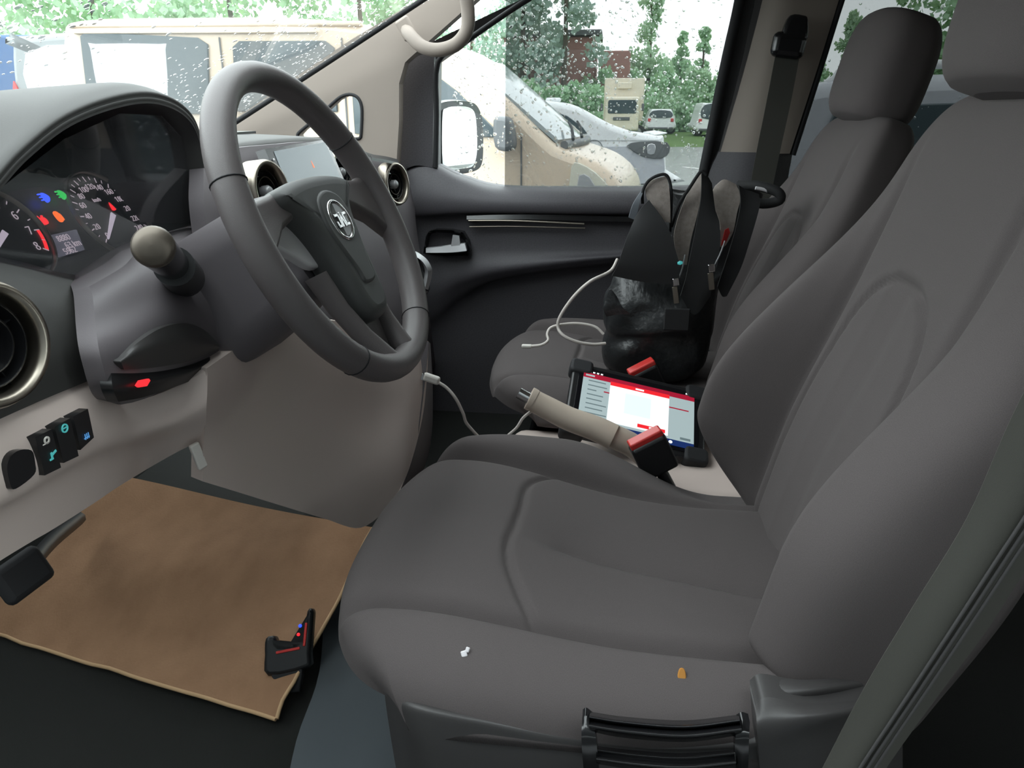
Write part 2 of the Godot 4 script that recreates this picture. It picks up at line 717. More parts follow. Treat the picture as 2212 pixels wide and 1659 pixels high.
func build_shell() -> void:
	whole("floor", slab(Vector3(-1.12, -0.06, -2.16), Vector3(2.6, 0.06, -0.40)), M.carpet, "black carpeted floor of the van cabin", "floor", "", "structure")
	var mat_g := Geo.new()
	mat_g.sheet([[Vector3(-0.4799, 0.075, -1.1283), Vector3(-0.4215, 0.075, -1.1078), Vector3(-0.3774, 0.075, -1.0735)], [Vector3(-0.4189, 0.075, -0.9397), Vector3(-0.3581, 0.075, -0.9366), Vector3(-0.309, 0.075, -0.9323)], [Vector3(-0.4021, 0.072, -0.8029), Vector3(-0.3225, 0.072, -0.8043), Vector3(-0.263, 0.072, -0.8034)], [Vector3(-0.3692, 0.07, -0.6614), Vector3(-0.2795, 0.07, -0.6724), Vector3(-0.201, 0.07, -0.6821)]], Vector3(0, -0.006, 0), 5, 5)
	whole("floor_mat", mat_g, M.mat_rubber, "blue-grey rubber mat edge on the floor before the driver seat", "floor mat")
	whole("ceiling", slab(Vector3(-0.30, 1.23, -2.16), Vector3(2.6, 1.27, -0.40)), M.headliner, "beige headliner of the van", "ceiling", "", "structure")
	whole("wall_front", slab(Vector3(-1.2, -0.06, -2.16), Vector3(-1.12, 0.78, -0.40)), M.carpet, "dark firewall under the dashboard", "wall", "", "structure")
	var g := slab(Vector3(0.5, 0.0, -2.18), Vector3(2.6, 0.74, -2.12))
	g.rbox(Vector3(2.1, 0.1, 0.06), 0.008, at(Vector3(1.55, 1.22, -2.15)), 1)
	whole("wall_right", g, M.pillar_plastic, "beige side wall behind the passenger seat", "wall", "", "structure")
	g = slab(Vector3(0.5, 0.0, -0.44), Vector3(2.6, 0.74, -0.38))
	g.rbox(Vector3(3.0, 0.1, 0.06), 0.008, at(Vector3(1.1, 1.22, -0.41)), 1)
	g.rbox(Vector3(0.14, 0.55, 0.06), 0.008, at(Vector3(0.6, 0.97, -0.41)), 1)
	whole("wall_left", g, M.pillar_plastic, "body side behind the open driver door", "wall", "", "structure")
	g = slab(Vector3(2.6, 0.0, -2.16), Vector3(2.66, 0.76, -0.40))
	g.rbox(Vector3(0.06, 0.1, 1.76), 0.008, at(Vector3(2.63, 1.22, -1.28)), 1)
	whole("wall_rear", g, M.pillar_plastic, "beige tailgate at the back of the cabin", "wall", "", "structure")
	whole("window_6", slab(Vector3(2.62, 0.76, -2.12), Vector3(2.625, 1.18, -0.44)), M.rear_tint, "tinted rear window", "window", "", "structure")
	whole("window_5", slab(Vector3(0.67, 0.74, -0.415), Vector3(2.6, 1.18, -0.41)), M.rear_tint, "tinted side window behind the driver", "window", "", "structure")
	whole("trim_1", slab(Vector3(-1.1, -0.02, -0.44), Vector3(0.5, 0.09, -0.36)), M.silver_paint, "pale door sill of the open driver door", "sill", "", "structure")

	# the driver door stands open beside the dashboard
	var dd := thing("door_2", "open driver door swung out beside the dashboard", "door", Vector3(-0.86, 0.1, -0.40), "", "structure")
	var turn := Basis(Vector3.UP, deg_to_rad(-68.0))
	var panel := Geo.new()
	panel.rbox(Vector3(1.0, 0.75, 0.10), 0.03, Transform3D(turn, Vector3(-0.86, 0.38, -0.40) + turn * Vector3(0.5, 0, 0)), 3)
	part("door_panel", panel, M.door_plastic, dd)
	panel = Geo.new()
	for e in [[Vector3(0.95, 0.95, 0), 90.0, 0.42], [Vector3(0.62, 1.16, 0), 0.0, 0.68], [Vector3(0.14, 0.95, 0), 50.0, 0.5]]:
		panel.rbox(Vector3(e[2], 0.05, 0.05), 0.015, Transform3D(turn * Basis(Vector3.BACK, deg_to_rad(e[1])), Vector3(-0.86, 0.0, -0.40) + turn * e[0]), 2)
	part("window_frame", panel, M.door_plastic, dd)

	# windscreen: a raked pane, rising 0.513 per metre
	var w := thing("window_1", "raked windscreen spotted with rain above the dashboard", "windscreen", Vector3(-0.7, 1.0, -1.2), "", "structure")
	var ws := func(x: float, z: float) -> Vector3: return Vector3(x, 0.885 + (x + 0.916) * 0.513, z)
	part("glass_pane", pane([ws.call(-1.12, -0.46), ws.call(-0.28, -0.50), ws.call(-0.28, -1.86), ws.call(-1.12, -1.99)], Vector3(-0.002, 0.004, 0)), M.clear_glass, w)
	g = Geo.new()
	g.tube([ws.call(-1.0, -1.945), ws.call(-0.7, -1.905), ws.call(-0.35, -1.85)], 0.006, 0.006, 8, 4)
	part("black_seal", g, M.rubber, w)
	raindrops(w, ws.call(-1.1, -0.5) + Vector3(-0.002, 0.004, 0), Vector3(0.82, 0.42, 0), Vector3(0, 0, -1.42), Vector3(-0.456, 0.89, 0), 3600, 11, 0.0014, 0.0042,
		func(s: float, t: float) -> bool: return absf(t - 0.46 - 0.1 * s) > 0.13 or fmod(s * 977.0, 1.0) > 0.8)

	# passenger-side windscreen pillar with the small quarter window
	var outer: Array = [Vector3(-0.9727, 0.8767, -1.99), Vector3(-0.7884, 0.9833, -1.99), Vector3(-0.6388, 1.0667, -1.99), Vector3(-0.4676, 1.1529, -1.99), Vector3(-0.3767, 1.2033, -1.99), Vector3(-0.1644, 1.1995, -1.99), Vector3(-0.218, 1.1393, -1.99), Vector3(-0.3627, 1.0873, -1.99), Vector3(-0.4721, 1.0445, -1.99), Vector3(-0.5081, 1.0136, -1.99), Vector3(-0.5256, 0.9661, -1.99), Vector3(-0.5299, 0.8795, -1.99), Vector3(-0.545, 0.7502, -1.99), Vector3(-0.5532, 0.7096, -1.99), Vector3(-0.6873, 0.7373, -1.99), Vector3(-0.8119, 0.742, -1.99), Vector3(-0.9969, 0.7872, -1.99)]
	var hole: Array = [Vector3(-0.7982, 0.8444, -1.99), Vector3(-0.786, 0.8557, -1.99), Vector3(-0.7363, 0.8904, -1.99), Vector3(-0.6871, 0.9288, -1.99), Vector3(-0.6623, 0.9397, -1.99), Vector3(-0.642, 0.9385, -1.99), Vector3(-0.6285, 0.9266, -1.99), Vector3(-0.6243, 0.9014, -1.99), Vector3(-0.6304, 0.8461, -1.99), Vector3(-0.6346, 0.8371, -1.99), Vector3(-0.6457, 0.8348, -1.99), Vector3(-0.7289, 0.8345, -1.99), Vector3(-0.7842, 0.8354, -1.99), Vector3(-0.7964, 0.8376, -1.99)]
	var tr := thing("trim_2", "beige windscreen pillar trim with a small triangular quarter window", "pillar trim", Vector3(-0.65, 0.9, -2.0), "", "structure")
	part("pillar_cover", holed(outer, hole, Vector3(0, 0, -0.04)), M.pillar_plastic, tr)
	g = Geo.new()
	g.tube(hole, 0.0042, 0.0042, 8, 3, true)
	part("window_gasket", g, M.rubber, tr)
	var q3 := []
	for p in hole:
		q3.append(p + Vector3(0, 0, -0.03))
	whole("window_3", pane(q3, Vector3(0, 0, -0.003)), M.clear_glass, "small triangular quarter window in the windscreen pillar", "window", "", "structure")
	# grab handle on the pillar
	var gh := thing("grab_handle", "beige curved grab handle on the windscreen pillar", "grab handle", Vector3(-0.4624, 1.0651, -1.93))
	g = Geo.new()
	g.tube([Vector3(-0.4932, 1.0851, -1.95), Vector3(-0.4679, 1.0604, -1.92), Vector3(-0.4396, 1.0408, -1.9), Vector3(-0.4017, 1.0339, -1.89), Vector3(-0.3604, 1.0449, -1.885), Vector3(-0.3351, 1.0735, -1.885), Vector3(-0.3312, 1.1125, -1.885), Vector3(-0.3377, 1.1547, -1.885), Vector3(-0.3562, 1.1957, -1.91)], 0.0155, 0.0155, 12, 6)
	part("grip", g, M.pillar_plastic, gh)
	g = Geo.new()
	g.rbox(Vector3(0.035, 0.05, 0.02), 0.006, at(Vector3(-0.4897, 1.0846, -1.945), Vector3(0, 0, 30)))
	part("mount", g, M.pillar_plastic, gh)

	# passenger door
	var d := thing("door_1", "dark grey passenger door panel with chrome trim strip and handle recess", "door", Vector3(-0.1, 0.06, -2.1), "", "structure")
	var sill := Geo.new()
	sill.sheet([[Vector3(-0.6053, 0.7432, -2.13), Vector3(-0.5168, 0.7756, -2.13), Vector3(-0.462, 0.7639, -2.13), Vector3(-0.3961, 0.7352, -2.13), Vector3(-0.2818, 0.7095, -2.13), Vector3(-0.0193, 0.7099, -2.13), Vector3(0.1995, 0.7135, -2.13), Vector3(0.3415, 0.7233, -2.13)],
		[Vector3(-0.5921, 0.7235, -2.07), Vector3(-0.503, 0.7602, -2.07), Vector3(-0.4494, 0.7535, -2.07), Vector3(-0.3852, 0.728, -2.07), Vector3(-0.2739, 0.7042, -2.07), Vector3(-0.0183, 0.7047, -2.07), Vector3(0.1947, 0.7072, -2.07), Vector3(0.3329, 0.718, -2.07)],
		[Vector3(-0.5818, 0.6871, -2.035), Vector3(-0.4973, 0.6942, -2.035), Vector3(-0.4438, 0.6948, -2.035), Vector3(-0.3796, 0.6896, -2.035), Vector3(-0.2693, 0.6828, -2.035), Vector3(-0.0171, 0.6837, -2.035), Vector3(0.1932, 0.6864, -2.035), Vector3(0.33, 0.6928, -2.035)],
		[Vector3(-0.5845, 0.6375, -2.035), Vector3(-0.4994, 0.6436, -2.035), Vector3(-0.4453, 0.6469, -2.035), Vector3(-0.3805, 0.6502, -2.035), Vector3(-0.2694, 0.6519, -2.035), Vector3(-0.0159, 0.6532, -2.035), Vector3(0.1954, 0.6564, -2.035), Vector3(0.3333, 0.6584, -2.035)],
		[Vector3(-0.593, 0.6107, -2.06), Vector3(-0.5064, 0.6208, -2.06), Vector3(-0.4514, 0.6266, -2.06), Vector3(-0.3855, 0.6301, -2.06), Vector3(-0.2728, 0.6331, -2.06), Vector3(-0.0156, 0.6359, -2.06), Vector3(0.1989, 0.6393, -2.06), Vector3(0.3388, 0.6415, -2.06)],
		[Vector3(-0.5969, 0.5414, -2.06), Vector3(-0.5096, 0.5432, -2.06), Vector3(-0.454, 0.5443, -2.06), Vector3(-0.3873, 0.5457, -2.06), Vector3(-0.2731, 0.5481, -2.06), Vector3(-0.0124, 0.5534, -2.06), Vector3(0.204, 0.57, -2.06), Vector3(0.3454, 0.5728, -2.06)],
		[Vector3(-0.5982, 0.416, -2.04), Vector3(-0.5094, 0.4316, -2.04), Vector3(-0.4527, 0.4525, -2.04), Vector3(-0.3851, 0.4786, -2.04), Vector3(-0.2706, 0.5041, -2.04), Vector3(-0.0115, 0.5373, -2.04), Vector3(0.2033, 0.5552, -2.04), Vector3(0.3438, 0.5582, -2.04)],
		[Vector3(-0.607, 0.332, -2.055), Vector3(-0.5164, 0.3484, -2.055), Vector3(-0.4583, 0.3796, -2.055), Vector3(-0.3889, 0.4315, -2.055), Vector3(-0.2727, 0.4732, -2.055), Vector3(-0.0108, 0.5148, -2.055), Vector3(0.2062, 0.5345, -2.055), Vector3(0.3481, 0.5376, -2.055)],
		[Vector3(-0.622, 0.2383, -2.09), Vector3(-0.5292, 0.2418, -2.09), Vector3(-0.4693, 0.272, -2.09), Vector3(-0.3975, 0.3295, -2.09), Vector3(-0.2775, 0.4136, -2.09), Vector3(-0.0091, 0.4599, -2.09), Vector3(0.2134, 0.4783, -2.09), Vector3(0.3588, 0.4819, -2.09)],
		[Vector3(-0.6419, -0.1203, -2.09), Vector3(-0.5439, -0.1147, -2.09), Vector3(-0.4817, -0.1111, -2.09), Vector3(-0.407, -0.1068, -2.09), Vector3(-0.2791, -0.0994, -2.09), Vector3(0.0119, -0.0826, -2.09), Vector3(0.2537, -0.0686, -2.09), Vector3(0.4111, -0.0595, -2.09)]], Vector3(0, 0, -0.04), 5, 5)
	part("door_panel", sill, M.door_plastic, d)
	var fo: Array = [Vector3(-0.5907, 0.7121, -2.09), Vector3(-0.574, 0.8319, -2.09), Vector3(-0.5569, 0.9695, -2.09), Vector3(-0.5372, 1.0204, -2.09), Vector3(-0.4958, 1.0528, -2.09), Vector3(-0.3808, 1.101, -2.09), Vector3(-0.2176, 1.1676, -2.09), Vector3(-0.083, 1.2199, -2.09), Vector3(0.3837, 1.2111, -2.09), Vector3(0.3498, 1.0289, -2.09), Vector3(0.2912, 0.6983, -2.09), Vector3(0.1028, 0.6842, -2.09), Vector3(-0.3897, 0.6901, -2.09)]
	var fi: Array = [Vector3(-0.4631, 0.7531, -2.11), Vector3(-0.4586, 0.89, -2.11), Vector3(-0.4517, 1.0231, -2.11), Vector3(-0.3853, 1.0642, -2.11), Vector3(-0.2719, 1.1354, -2.11), Vector3(-0.1853, 1.184, -2.11), Vector3(-0.1513, 1.2019, -2.11), Vector3(0.293, 1.1941, -2.11), Vector3(0.2879, 1.134, -2.11), Vector3(0.267, 0.999, -2.11), Vector3(0.2349, 0.7239, -2.11), Vector3(0.198, 0.7094, -2.11), Vector3(0.1024, 0.7071, -2.11), Vector3(-0.2792, 0.704, -2.11), Vector3(-0.3926, 0.7271, -2.11)]
	part("window_frame", holed(fo, fi, Vector3(0, 0, -0.05)), M.dark_plastic, d)
	g = Geo.new()
	g.sheet([[Vector3(-0.5342, 1.002, -2.075), Vector3(-0.4929, 1.0345, -2.075), Vector3(-0.4533, 1.0363, -2.075)], [Vector3(-0.547, 0.8901, -2.075), Vector3(-0.4989, 0.8901, -2.075), Vector3(-0.4608, 0.8901, -2.075)], [Vector3(-0.5709, 0.7405, -2.07), Vector3(-0.5154, 0.7648, -2.07), Vector3(-0.4667, 0.7605, -2.07)]], Vector3(0, 0, -0.03), 6, 4)
	part("corner_panel", g, M.door_plastic, d)
	g = Geo.new()
	g.tube([Vector3(-0.459, 0.7602, -2.075), Vector3(-0.4522, 0.8902, -2.075), Vector3(-0.4443, 1.0178, -2.075), Vector3(-0.3789, 1.0614, -2.075), Vector3(-0.2674, 1.1295, -2.075), Vector3(-0.1822, 1.1773, -2.075)], 0.007, 0.007, 8, 4)
	g.tube([Vector3(0.2966, 1.1912, -2.09), Vector3(0.287, 1.1116, -2.09), Vector3(0.2701, 0.998, -2.09), Vector3(0.237, 0.7303, -2.09)], 0.014, 0.014, 8, 4)
	part("rubber_seal", g, M.rubber, d)
	g = Geo.new()
	g.sheet([[Vector3(-0.3725, 0.6395, -2.045), Vector3(-0.2094, 0.6468, -2.045), Vector3(-0.0397, 0.6446, -2.045), Vector3(0.1269, 0.6424, -2.045)], [Vector3(-0.3718, 0.6304, -2.04), Vector3(-0.2088, 0.633, -2.04), Vector3(-0.0391, 0.631, -2.04), Vector3(0.1273, 0.6313, -2.04)]], Vector3(0, 0, -0.02), 3, 4)
	part("trim_strip", g, M.gloss_black, d)
	g = Geo.new()
	g.tube([Vector3(-0.3662, 0.6274, -2.036), Vector3(-0.2574, 0.6292, -2.036), Vector3(-0.1535, 0.6272, -2.036), Vector3(-0.0604, 0.624, -2.036)], 0.0026, 0.0026, 8, 4)
	part("chrome_line", g, M.satin_metal, d)
	g = Geo.new()
	g.tube([Vector3(-0.3656, 0.6104, -2.045), Vector3(-0.2585, 0.6134, -2.045), Vector3(-0.154, 0.6128, -2.045), Vector3(-0.0579, 0.612, -2.045)], 0.0018, 0.0018, 8, 4)
	part("chrome_line", g, M.satin_metal, d)
	var bz: Array = [Vector3(-0.4923, 0.5377, -2.035), Vector3(-0.4828, 0.5852, -2.035), Vector3(-0.4747, 0.5977, -2.035), Vector3(-0.4568, 0.6029, -2.035), Vector3(-0.4128, 0.6024, -2.035), Vector3(-0.3816, 0.5969, -2.035), Vector3(-0.3671, 0.5726, -2.035), Vector3(-0.3626, 0.5442, -2.035), Vector3(-0.3703, 0.5353, -2.035), Vector3(-0.4338, 0.5327, -2.035)]
	var bi: Array = [Vector3(-0.4855, 0.5424, -2.045), Vector3(-0.4776, 0.5801, -2.045), Vector3(-0.4709, 0.5901, -2.045), Vector3(-0.4568, 0.5941, -2.045), Vector3(-0.4176, 0.5935, -2.045), Vector3(-0.3899, 0.5891, -2.045), Vector3(-0.3778, 0.5683, -2.045), Vector3(-0.3744, 0.546, -2.045), Vector3(-0.3809, 0.5409, -2.045), Vector3(-0.4357, 0.5384, -2.045)]
	part("handle_bezel", holed(bz, bi, Vector3(0, 0, -0.03)), M.gloss_black, d)
	g = Geo.new()
	g.sheet([[Vector3(-0.4824, 0.5541, -2.028), Vector3(-0.4442, 0.5586, -2.028), Vector3(-0.4061, 0.5655, -2.028), Vector3(-0.3759, 0.5686, -2.028)], [Vector3(-0.4805, 0.5434, -2.018), Vector3(-0.4425, 0.5442, -2.018), Vector3(-0.4047, 0.5462, -2.018), Vector3(-0.3695, 0.5507, -2.018)]], Vector3(0, 0, -0.015), 4, 4)
	g.sheet([[Vector3(-0.4088, 0.5895, -2.032), Vector3(-0.3913, 0.5873, -2.032)], [Vector3(-0.4134, 0.5608, -2.026), Vector3(-0.3882, 0.5637, -2.026)]], Vector3(0, 0, -0.01), 3, 3)
	part("door_handle", g, M.silver_paint, d, "silver inner door handle")

	# front passenger window: clear glass, with a dark film on its rear part
	var pw := thing("window_2", "front passenger window, its rear part covered with dark film and raindrops", "window", Vector3(-0.1, 0.9, -2.13), "", "structure")
	part("glass_pane", pane([Vector3(-0.4814, 0.685, -2.13), Vector3(-0.4687, 1.0488, -2.13), Vector3(-0.1874, 1.2156, -2.13), Vector3(0.3383, 1.2061, -2.13), Vector3(0.3237, 1.1357, -2.13), Vector3(0.2555, 0.6879, -2.13)], Vector3(0, 0, -0.004)), M.clear_glass, pw)
	part("tint_film", pane([Vector3(-0.2815, 0.6816, -2.127), Vector3(-0.2764, 1.17, -2.127), Vector3(-0.1872, 1.2152, -2.127), Vector3(0.3378, 1.2057, -2.127), Vector3(0.3232, 1.1354, -2.127), Vector3(0.2551, 0.6882, -2.127)], Vector3(0, 0, -0.001)), M.tint_film, pw, "dark window film with a straight cut edge")
	raindrops(pw, Vector3(-0.42, 0.70, -2.136), Vector3(0.76, 0, 0), Vector3(0, 0.5, 0), Vector3(0, 0, -1), 4200, 5, 0.0014, 0.0042, func(s: float, t: float) -> bool: return fmod(s * 613.0 + t * 91.0, 1.0) < 0.35 + 0.75 * t * (1.2 - s))

	# middle pillar
	var bp := thing("trim_3", "beige middle pillar trim holding the passenger belt anchor", "pillar trim", Vector3(0.4, 0.06, -2.1), "", "structure")
	g = Geo.new()
	g.sheet([[Vector3(0.3473, 1.1889, -2.08), Vector3(0.3891, 1.1839, -2.05), Vector3(0.4922, 1.1821, -2.05), Vector3(0.5153, 1.182, -2.052)], [Vector3(0.344, 1.1497, -2.08), Vector3(0.3936, 1.1453, -2.05), Vector3(0.4871, 1.1439, -2.05), Vector3(0.5103, 1.1438, -2.052)], [Vector3(0.3151, 0.9868, -2.08), Vector3(0.369, 0.9852, -2.05), Vector3(0.4496, 0.9848, -2.05), Vector3(0.4788, 0.9847, -2.052)], [Vector3(0.2763, 0.7997, -2.08), Vector3(0.3442, 0.8016, -2.05), Vector3(0.411, 0.802, -2.05), Vector3(0.4403, 0.8021, -2.052)]], Vector3(0, 0, -0.04), 4, 5)
	part("upper_cover", g, M.pillar_plastic, bp)
	g = Geo.new()
	g.sheet([[Vector3(0.333, 1.1906, -2.09), Vector3(0.3587, 1.1894, -2.085)], [Vector3(0.3055, 0.9873, -2.09), Vector3(0.3258, 0.9869, -2.085)], [Vector3(0.2551, 0.7095, -2.09), Vector3(0.2818, 0.7962, -2.085)]], Vector3(0, 0, -0.04), 4, 3)
	part("pillar_seal", g, M.dark_plastic, bp)
	g = Geo.new()
	g.sheet([[Vector3(0.2713, 0.8042, -2.08), Vector3(0.3439, 0.8049, -2.05), Vector3(0.4108, 0.8042, -2.05), Vector3(0.4527, 0.803, -2.08)], [Vector3(0.2471, 0.7219, -2.08), Vector3(0.3297, 0.7036, -2.04), Vector3(0.3975, 0.7045, -2.04), Vector3(0.451, 0.7012, -2.08)], [Vector3(0.2161, 0.4298, -2.08), Vector3(0.328, 0.4467, -2.02), Vector3(0.3981, 0.4486, -2.02), Vector3(0.4815, 0.4372, -2.08)], [Vector3(0.2289, 0.08, -2.08), Vector3(0.3699, 0.087, -2.08), Vector3(0.4459, 0.0907, -2.08), Vector3(0.5211, 0.0944, -2.08)]], Vector3(0, 0, -0.04), 4, 5)
	part("lower_cover", g, M.door_plastic, bp)
	g = Geo.new()
	g.tube([Vector3(0.5316, 1.1829, -2.06), Vector3(0.5185, 1.1446, -2.06), Vector3(0.4871, 0.985, -2.06), Vector3(0.449, 0.7985, -2.06)], 0.008, 0.008, 8, 4)
	part("rubber_seal", g, M.rubber, bp)
	# rear passenger side window
	var rw := thing("window_4", "rear side window behind the passenger headrest, wet with rain", "window", Vector3(0.9, 0.9, -2.13), "", "structure")
	part("glass_pane", slab(Vector3(0.42, 0.72, -2.134), Vector3(1.62, 1.20, -2.13)), M.rear_tint, rw)
	raindrops(rw, Vector3(0.44, 0.74, -2.138), Vector3(0.7, 0, 0), Vector3(0, 0.45, 0), Vector3(0, 0, -1), 500, 7, 0.001, 0.004, func(_s: float, _t: float) -> bool: return true)
	# passenger belt on the pillar
	var sb := thing("seat_belt", "dark passenger seat belt hanging from the beige middle pillar", "seat belt", Vector3(0.3676, 0.708, -2))
	g = Geo.new()
	g.rbox(Vector3(0.075, 0.055, 0.035), 0.014, frame_of(Vector3(0.398, 1.0445, -2), Vector3(1, -0.12, 0), Vector3(0.1, 1, 0)))
	g.prism(round2(poly2([-0.022, -0.03, 0.03, -0.03, 0.03, 0.02, 0.018, 0.03, -0.01, 0.03, -0.022, 0.0]), 3), 0.03, 0.008, at(Vector3(0.4035, 1.0767, -2)))
	part("belt_anchor", g, M.gloss_black, sb)
	g = Geo.new()
	g.sheet([[Vector3(0.3728, 1.0283, -2.005), Vector3(0.4273, 1.0249, -2.005)], [Vector3(0.3624, 0.922, -2), Vector3(0.4178, 0.9199, -2)], [Vector3(0.3491, 0.8067, -1.99), Vector3(0.4033, 0.8049, -1.99)], [Vector3(0.3376, 0.6986, -1.98), Vector3(0.3914, 0.6993, -1.98)], [Vector3(0.3208, 0.5541, -1.96), Vector3(0.3766, 0.5554, -1.96)]], Vector3(0, 0, -0.003), 5, 3)
	part("webbing", g, M.belt_webbing, sb)


# ---------------------------------------------------------------- seats
func gauss(x: float, s: float) -> float:
	return exp(-(x / s) * (x / s))


func seg_dist(p: Vector2, a: Vector2, b: Vector2) -> float:
	var t := clampf((p - a).dot(b - a) / maxf((b - a).length_squared(), 1e-9), 0.0, 1.0)
	return p.distance_to(a.lerp(b, t))


func line_dist(p: Vector2, pts: PackedVector2Array) -> float:
	var d := INF
	for i in pts.size() - 1:
		d = minf(d, seg_dist(p, pts[i], pts[i + 1]))
	return d


# x runs from front to rear, q is across: positive towards the driver door
func cushion_height(x: float, q: float) -> float:
	var t := smoothstep(-0.22, 0.16, x)
	var h := 0.384 + 0.022 * smoothstep(0.05, -0.2, x)
	var qn := 0.195 + 0.015 * t
	var qf := -0.205 + 0.085 * t
	if q > qn:
		h += 0.027 * (1.0 - exp(-(q - qn) / 0.012))
	elif q < qf:
		h += 0.060 * (1.0 - exp(-(qf - q) / 0.035)) - 0.13 * smoothstep(-0.06, 0.20, x) * (1.0 - exp(-(qf - q) / 0.06))
	h -= 0.021 * gauss(q - qn + 0.004, 0.015) + 0.014 * gauss(q - qf, 0.012)
	var p := Vector2(x, q)
	h -= 0.007 * gauss(line_dist(p, insert_seam), 0.005)
	# fold along the middle of the insert: a valley with a gentle far slope
	var line := 0.019 + 0.25 * (x + 0.102)
	var e := line - q
	var deep := smoothstep(-0.105, 0.0, x)
	if x > -0.115:
		h -= deep * 0.026 * (exp(-e / 0.045) if e > 0.0 else exp(e / 0.005))
	return h

var insert_seam := PackedVector2Array()


func make_seat(called: String, label: String, zc: float, dx: float, dy: float, tilt: float, head: float, cloth: Material) -> Node3D:
	var t := thing(called, label, "car seat", Vector3(dx, 0.06, zc))
	var o := Vector3(dx, dy, zc)
	var a := []
	for e in [[-0.055, 0.195], [-0.078, 0.15], [-0.10, 0.09], [-0.107, 0.04], [-0.103, 0.0], [-0.10, -0.05], [-0.10, -0.10], [-0.09, -0.135], [-0.06, -0.165]]:
		a.append(Vector3(e[0], e[1], 0))
	insert_seam = PackedVector2Array()
	for e in Geo.curve(a, 5):
		insert_seam.append(Vector2(e.x, e.y))
	# cushion
	var rows := []
	var nx := 150
	for i in nx + 1:
		var s := float(i) / nx
		var x := -0.298 + 0.536 * s
		var front := clampf((0.16 - s) / 0.16, 0.0, 1.0)
		var roll := pow(1.0 - pow(front, 2.6), 1.0 / 2.6)
		var w := 0.292 - 0.035 * pow(clampf((0.35 - s) / 0.35, 0, 1), 2.5)
		var yb := 0.335 + 0.01 * front
		var q := PackedVector3Array()
		var np := 200
		for k in np + 1:
			var th := PI * k / np
			var cz := signf(cos(th)) * pow(absf(cos(th)), 0.62) * w
			var hy := cushion_height(x, cz)
			var edge := pow(absf(sin(th)), 0.55)
			var yl := yb if cz > 0.0 else yb - 0.045 * smoothstep(0.0, 0.2, -cz)
			var zz := cz + (0.012 * (1.0 - edge) * signf(cz))
			q.append(o + Vector3(x + 0.075 * (1.0 - edge) * clampf((0.35 - s) / 0.35, 0.0, 1.0) + 0.045 * pow(absf(cz) / 0.29, 3.0) * front, yl + (hy - yl) * edge * (0.25 + 0.75 * roll), zz))
		for k in 7:
			q.append(o + Vector3(x + 0.075 * clampf((0.35 - s) / 0.35, 0.0, 1.0), yb - 0.005, lerpf(-w, w, (k + 1) / 8.0)))
		rows.append(q)
	var g := Geo.new()
	g.loft(rows)
	part("cushion", g, cloth, t)
	# backrest
	var lean := deg_to_rad(tilt)
	var up := Vector3(sin(lean), cos(lean), 0)
	var fwd := Vector3(-cos(lean), sin(lean), 0)
	var base := Vector3(0.222, 0.335, 0)
	rows = []
	var nu := 150
	for i in nu + 1:
		var s := float(i) / nu
		var u := 0.62 * s
		var low := clampf((0.10 - s) / 0.10, 0.0, 1.0)
		var high := clampf((s - 0.80) / 0.20, 0.0, 1.0)
		var rl := pow(1.0 - pow(low, 2.4), 1.0 / 2.4)
		var rh := pow(1.0 - pow(high, 2.4), 1.0 / 2.4)
		var w := lerpf(0.262, 0.285, smoothstep(0.0, 0.35, s))
		w = lerpf(w, 0.215, smoothstep(0.50, 0.95, s)) * (0.62 + 0.38 * rh) * (0.86 + 0.14 * rl)
		var bend := Vector3.ZERO
		var q := PackedVector3Array()
		var np := 220
		for k in np + 1:
			var th := PI * k / np
			var cz := signf(cos(th)) * pow(absf(cos(th)), 0.5) * w
			var c := absf(cz)
			var f := 0.012
			var tall := lerpf(0.082 if cz > 0.0 else 0.112, 0.0, smoothstep(0.24, 0.85, s)) * smoothstep(-0.03, 0.08 if cz > 0.0 else 0.20, s)
			f += tall * smoothstep(0.145, 0.212, c)
			f -= 0.009 * gauss(c - 0.150, 0.010) * smoothstep(0.95, 0.75, s)
			f += 0.010 * gauss(s - 0.30, 0.2)
			var p := Vector2(u, cz)
			f -= 0.009 * gauss(line_dist(p, back_seam()), 0.005)
			f -= 0.008 * gauss(cz, 0.005) * smoothstep(0.405, 0.395, u)
			var e := pow(absf(sin(th)), 0.36)
			q.append(o + base + up * u + bend + fwd * (-0.05 + (f + 0.05) * e * (0.3 + 0.7 * rl) * (0.3 + 0.7 * rh)) + Vector3(0, 0, cz))
		var m := 24
		for k in m - 1:
			var th := PI + PI * (k + 1) / m
			var cz := signf(cos(th)) * pow(absf(cos(th)), 0.7) * w
			q.append(o + base + up * u + bend - fwd * (0.05 + 0.055 * pow(absf(sin(th)), 0.6) * (0.4 + 0.6 * rl) * (0.3 + 0.7 * rh)) + Vector3(0, 0, cz))
		rows.append(q)
	g = Geo.new()
	g.loft(rows)
	part("backrest", g, cloth, t)
	# headrest
	rows = []
	var hb := o + base + up * 0.603 - fwd * head
	for i in 41:
		var s := float(i) / 40
		var u := 0.20 * s
		var e := absf(2 * s - 1)
		var r := pow(1.0 - pow(e, 4.0 if s < 0.5 else 2.6), 1.0 / 3.0)
		var q := PackedVector3Array()
		for k in 48:
			var th := TAU * k / 48
			var cz := signf(cos(th)) * pow(absf(cos(th)), 0.6) * 0.135 * (0.55 + 0.45 * r)
			var cx := signf(sin(th)) * pow(absf(sin(th)), 0.7) * 0.068 * (0.35 + 0.65 * r)
			q.append(hb + up * u + fwd * (cx + 0.02 * s - 0.012 * (cz / 0.13) * (cz / 0.13)) + Vector3(0, 0, cz))
		rows.append(q)
	g = Geo.new()
	g.loft(rows)
	part("headrest", g, cloth, t)
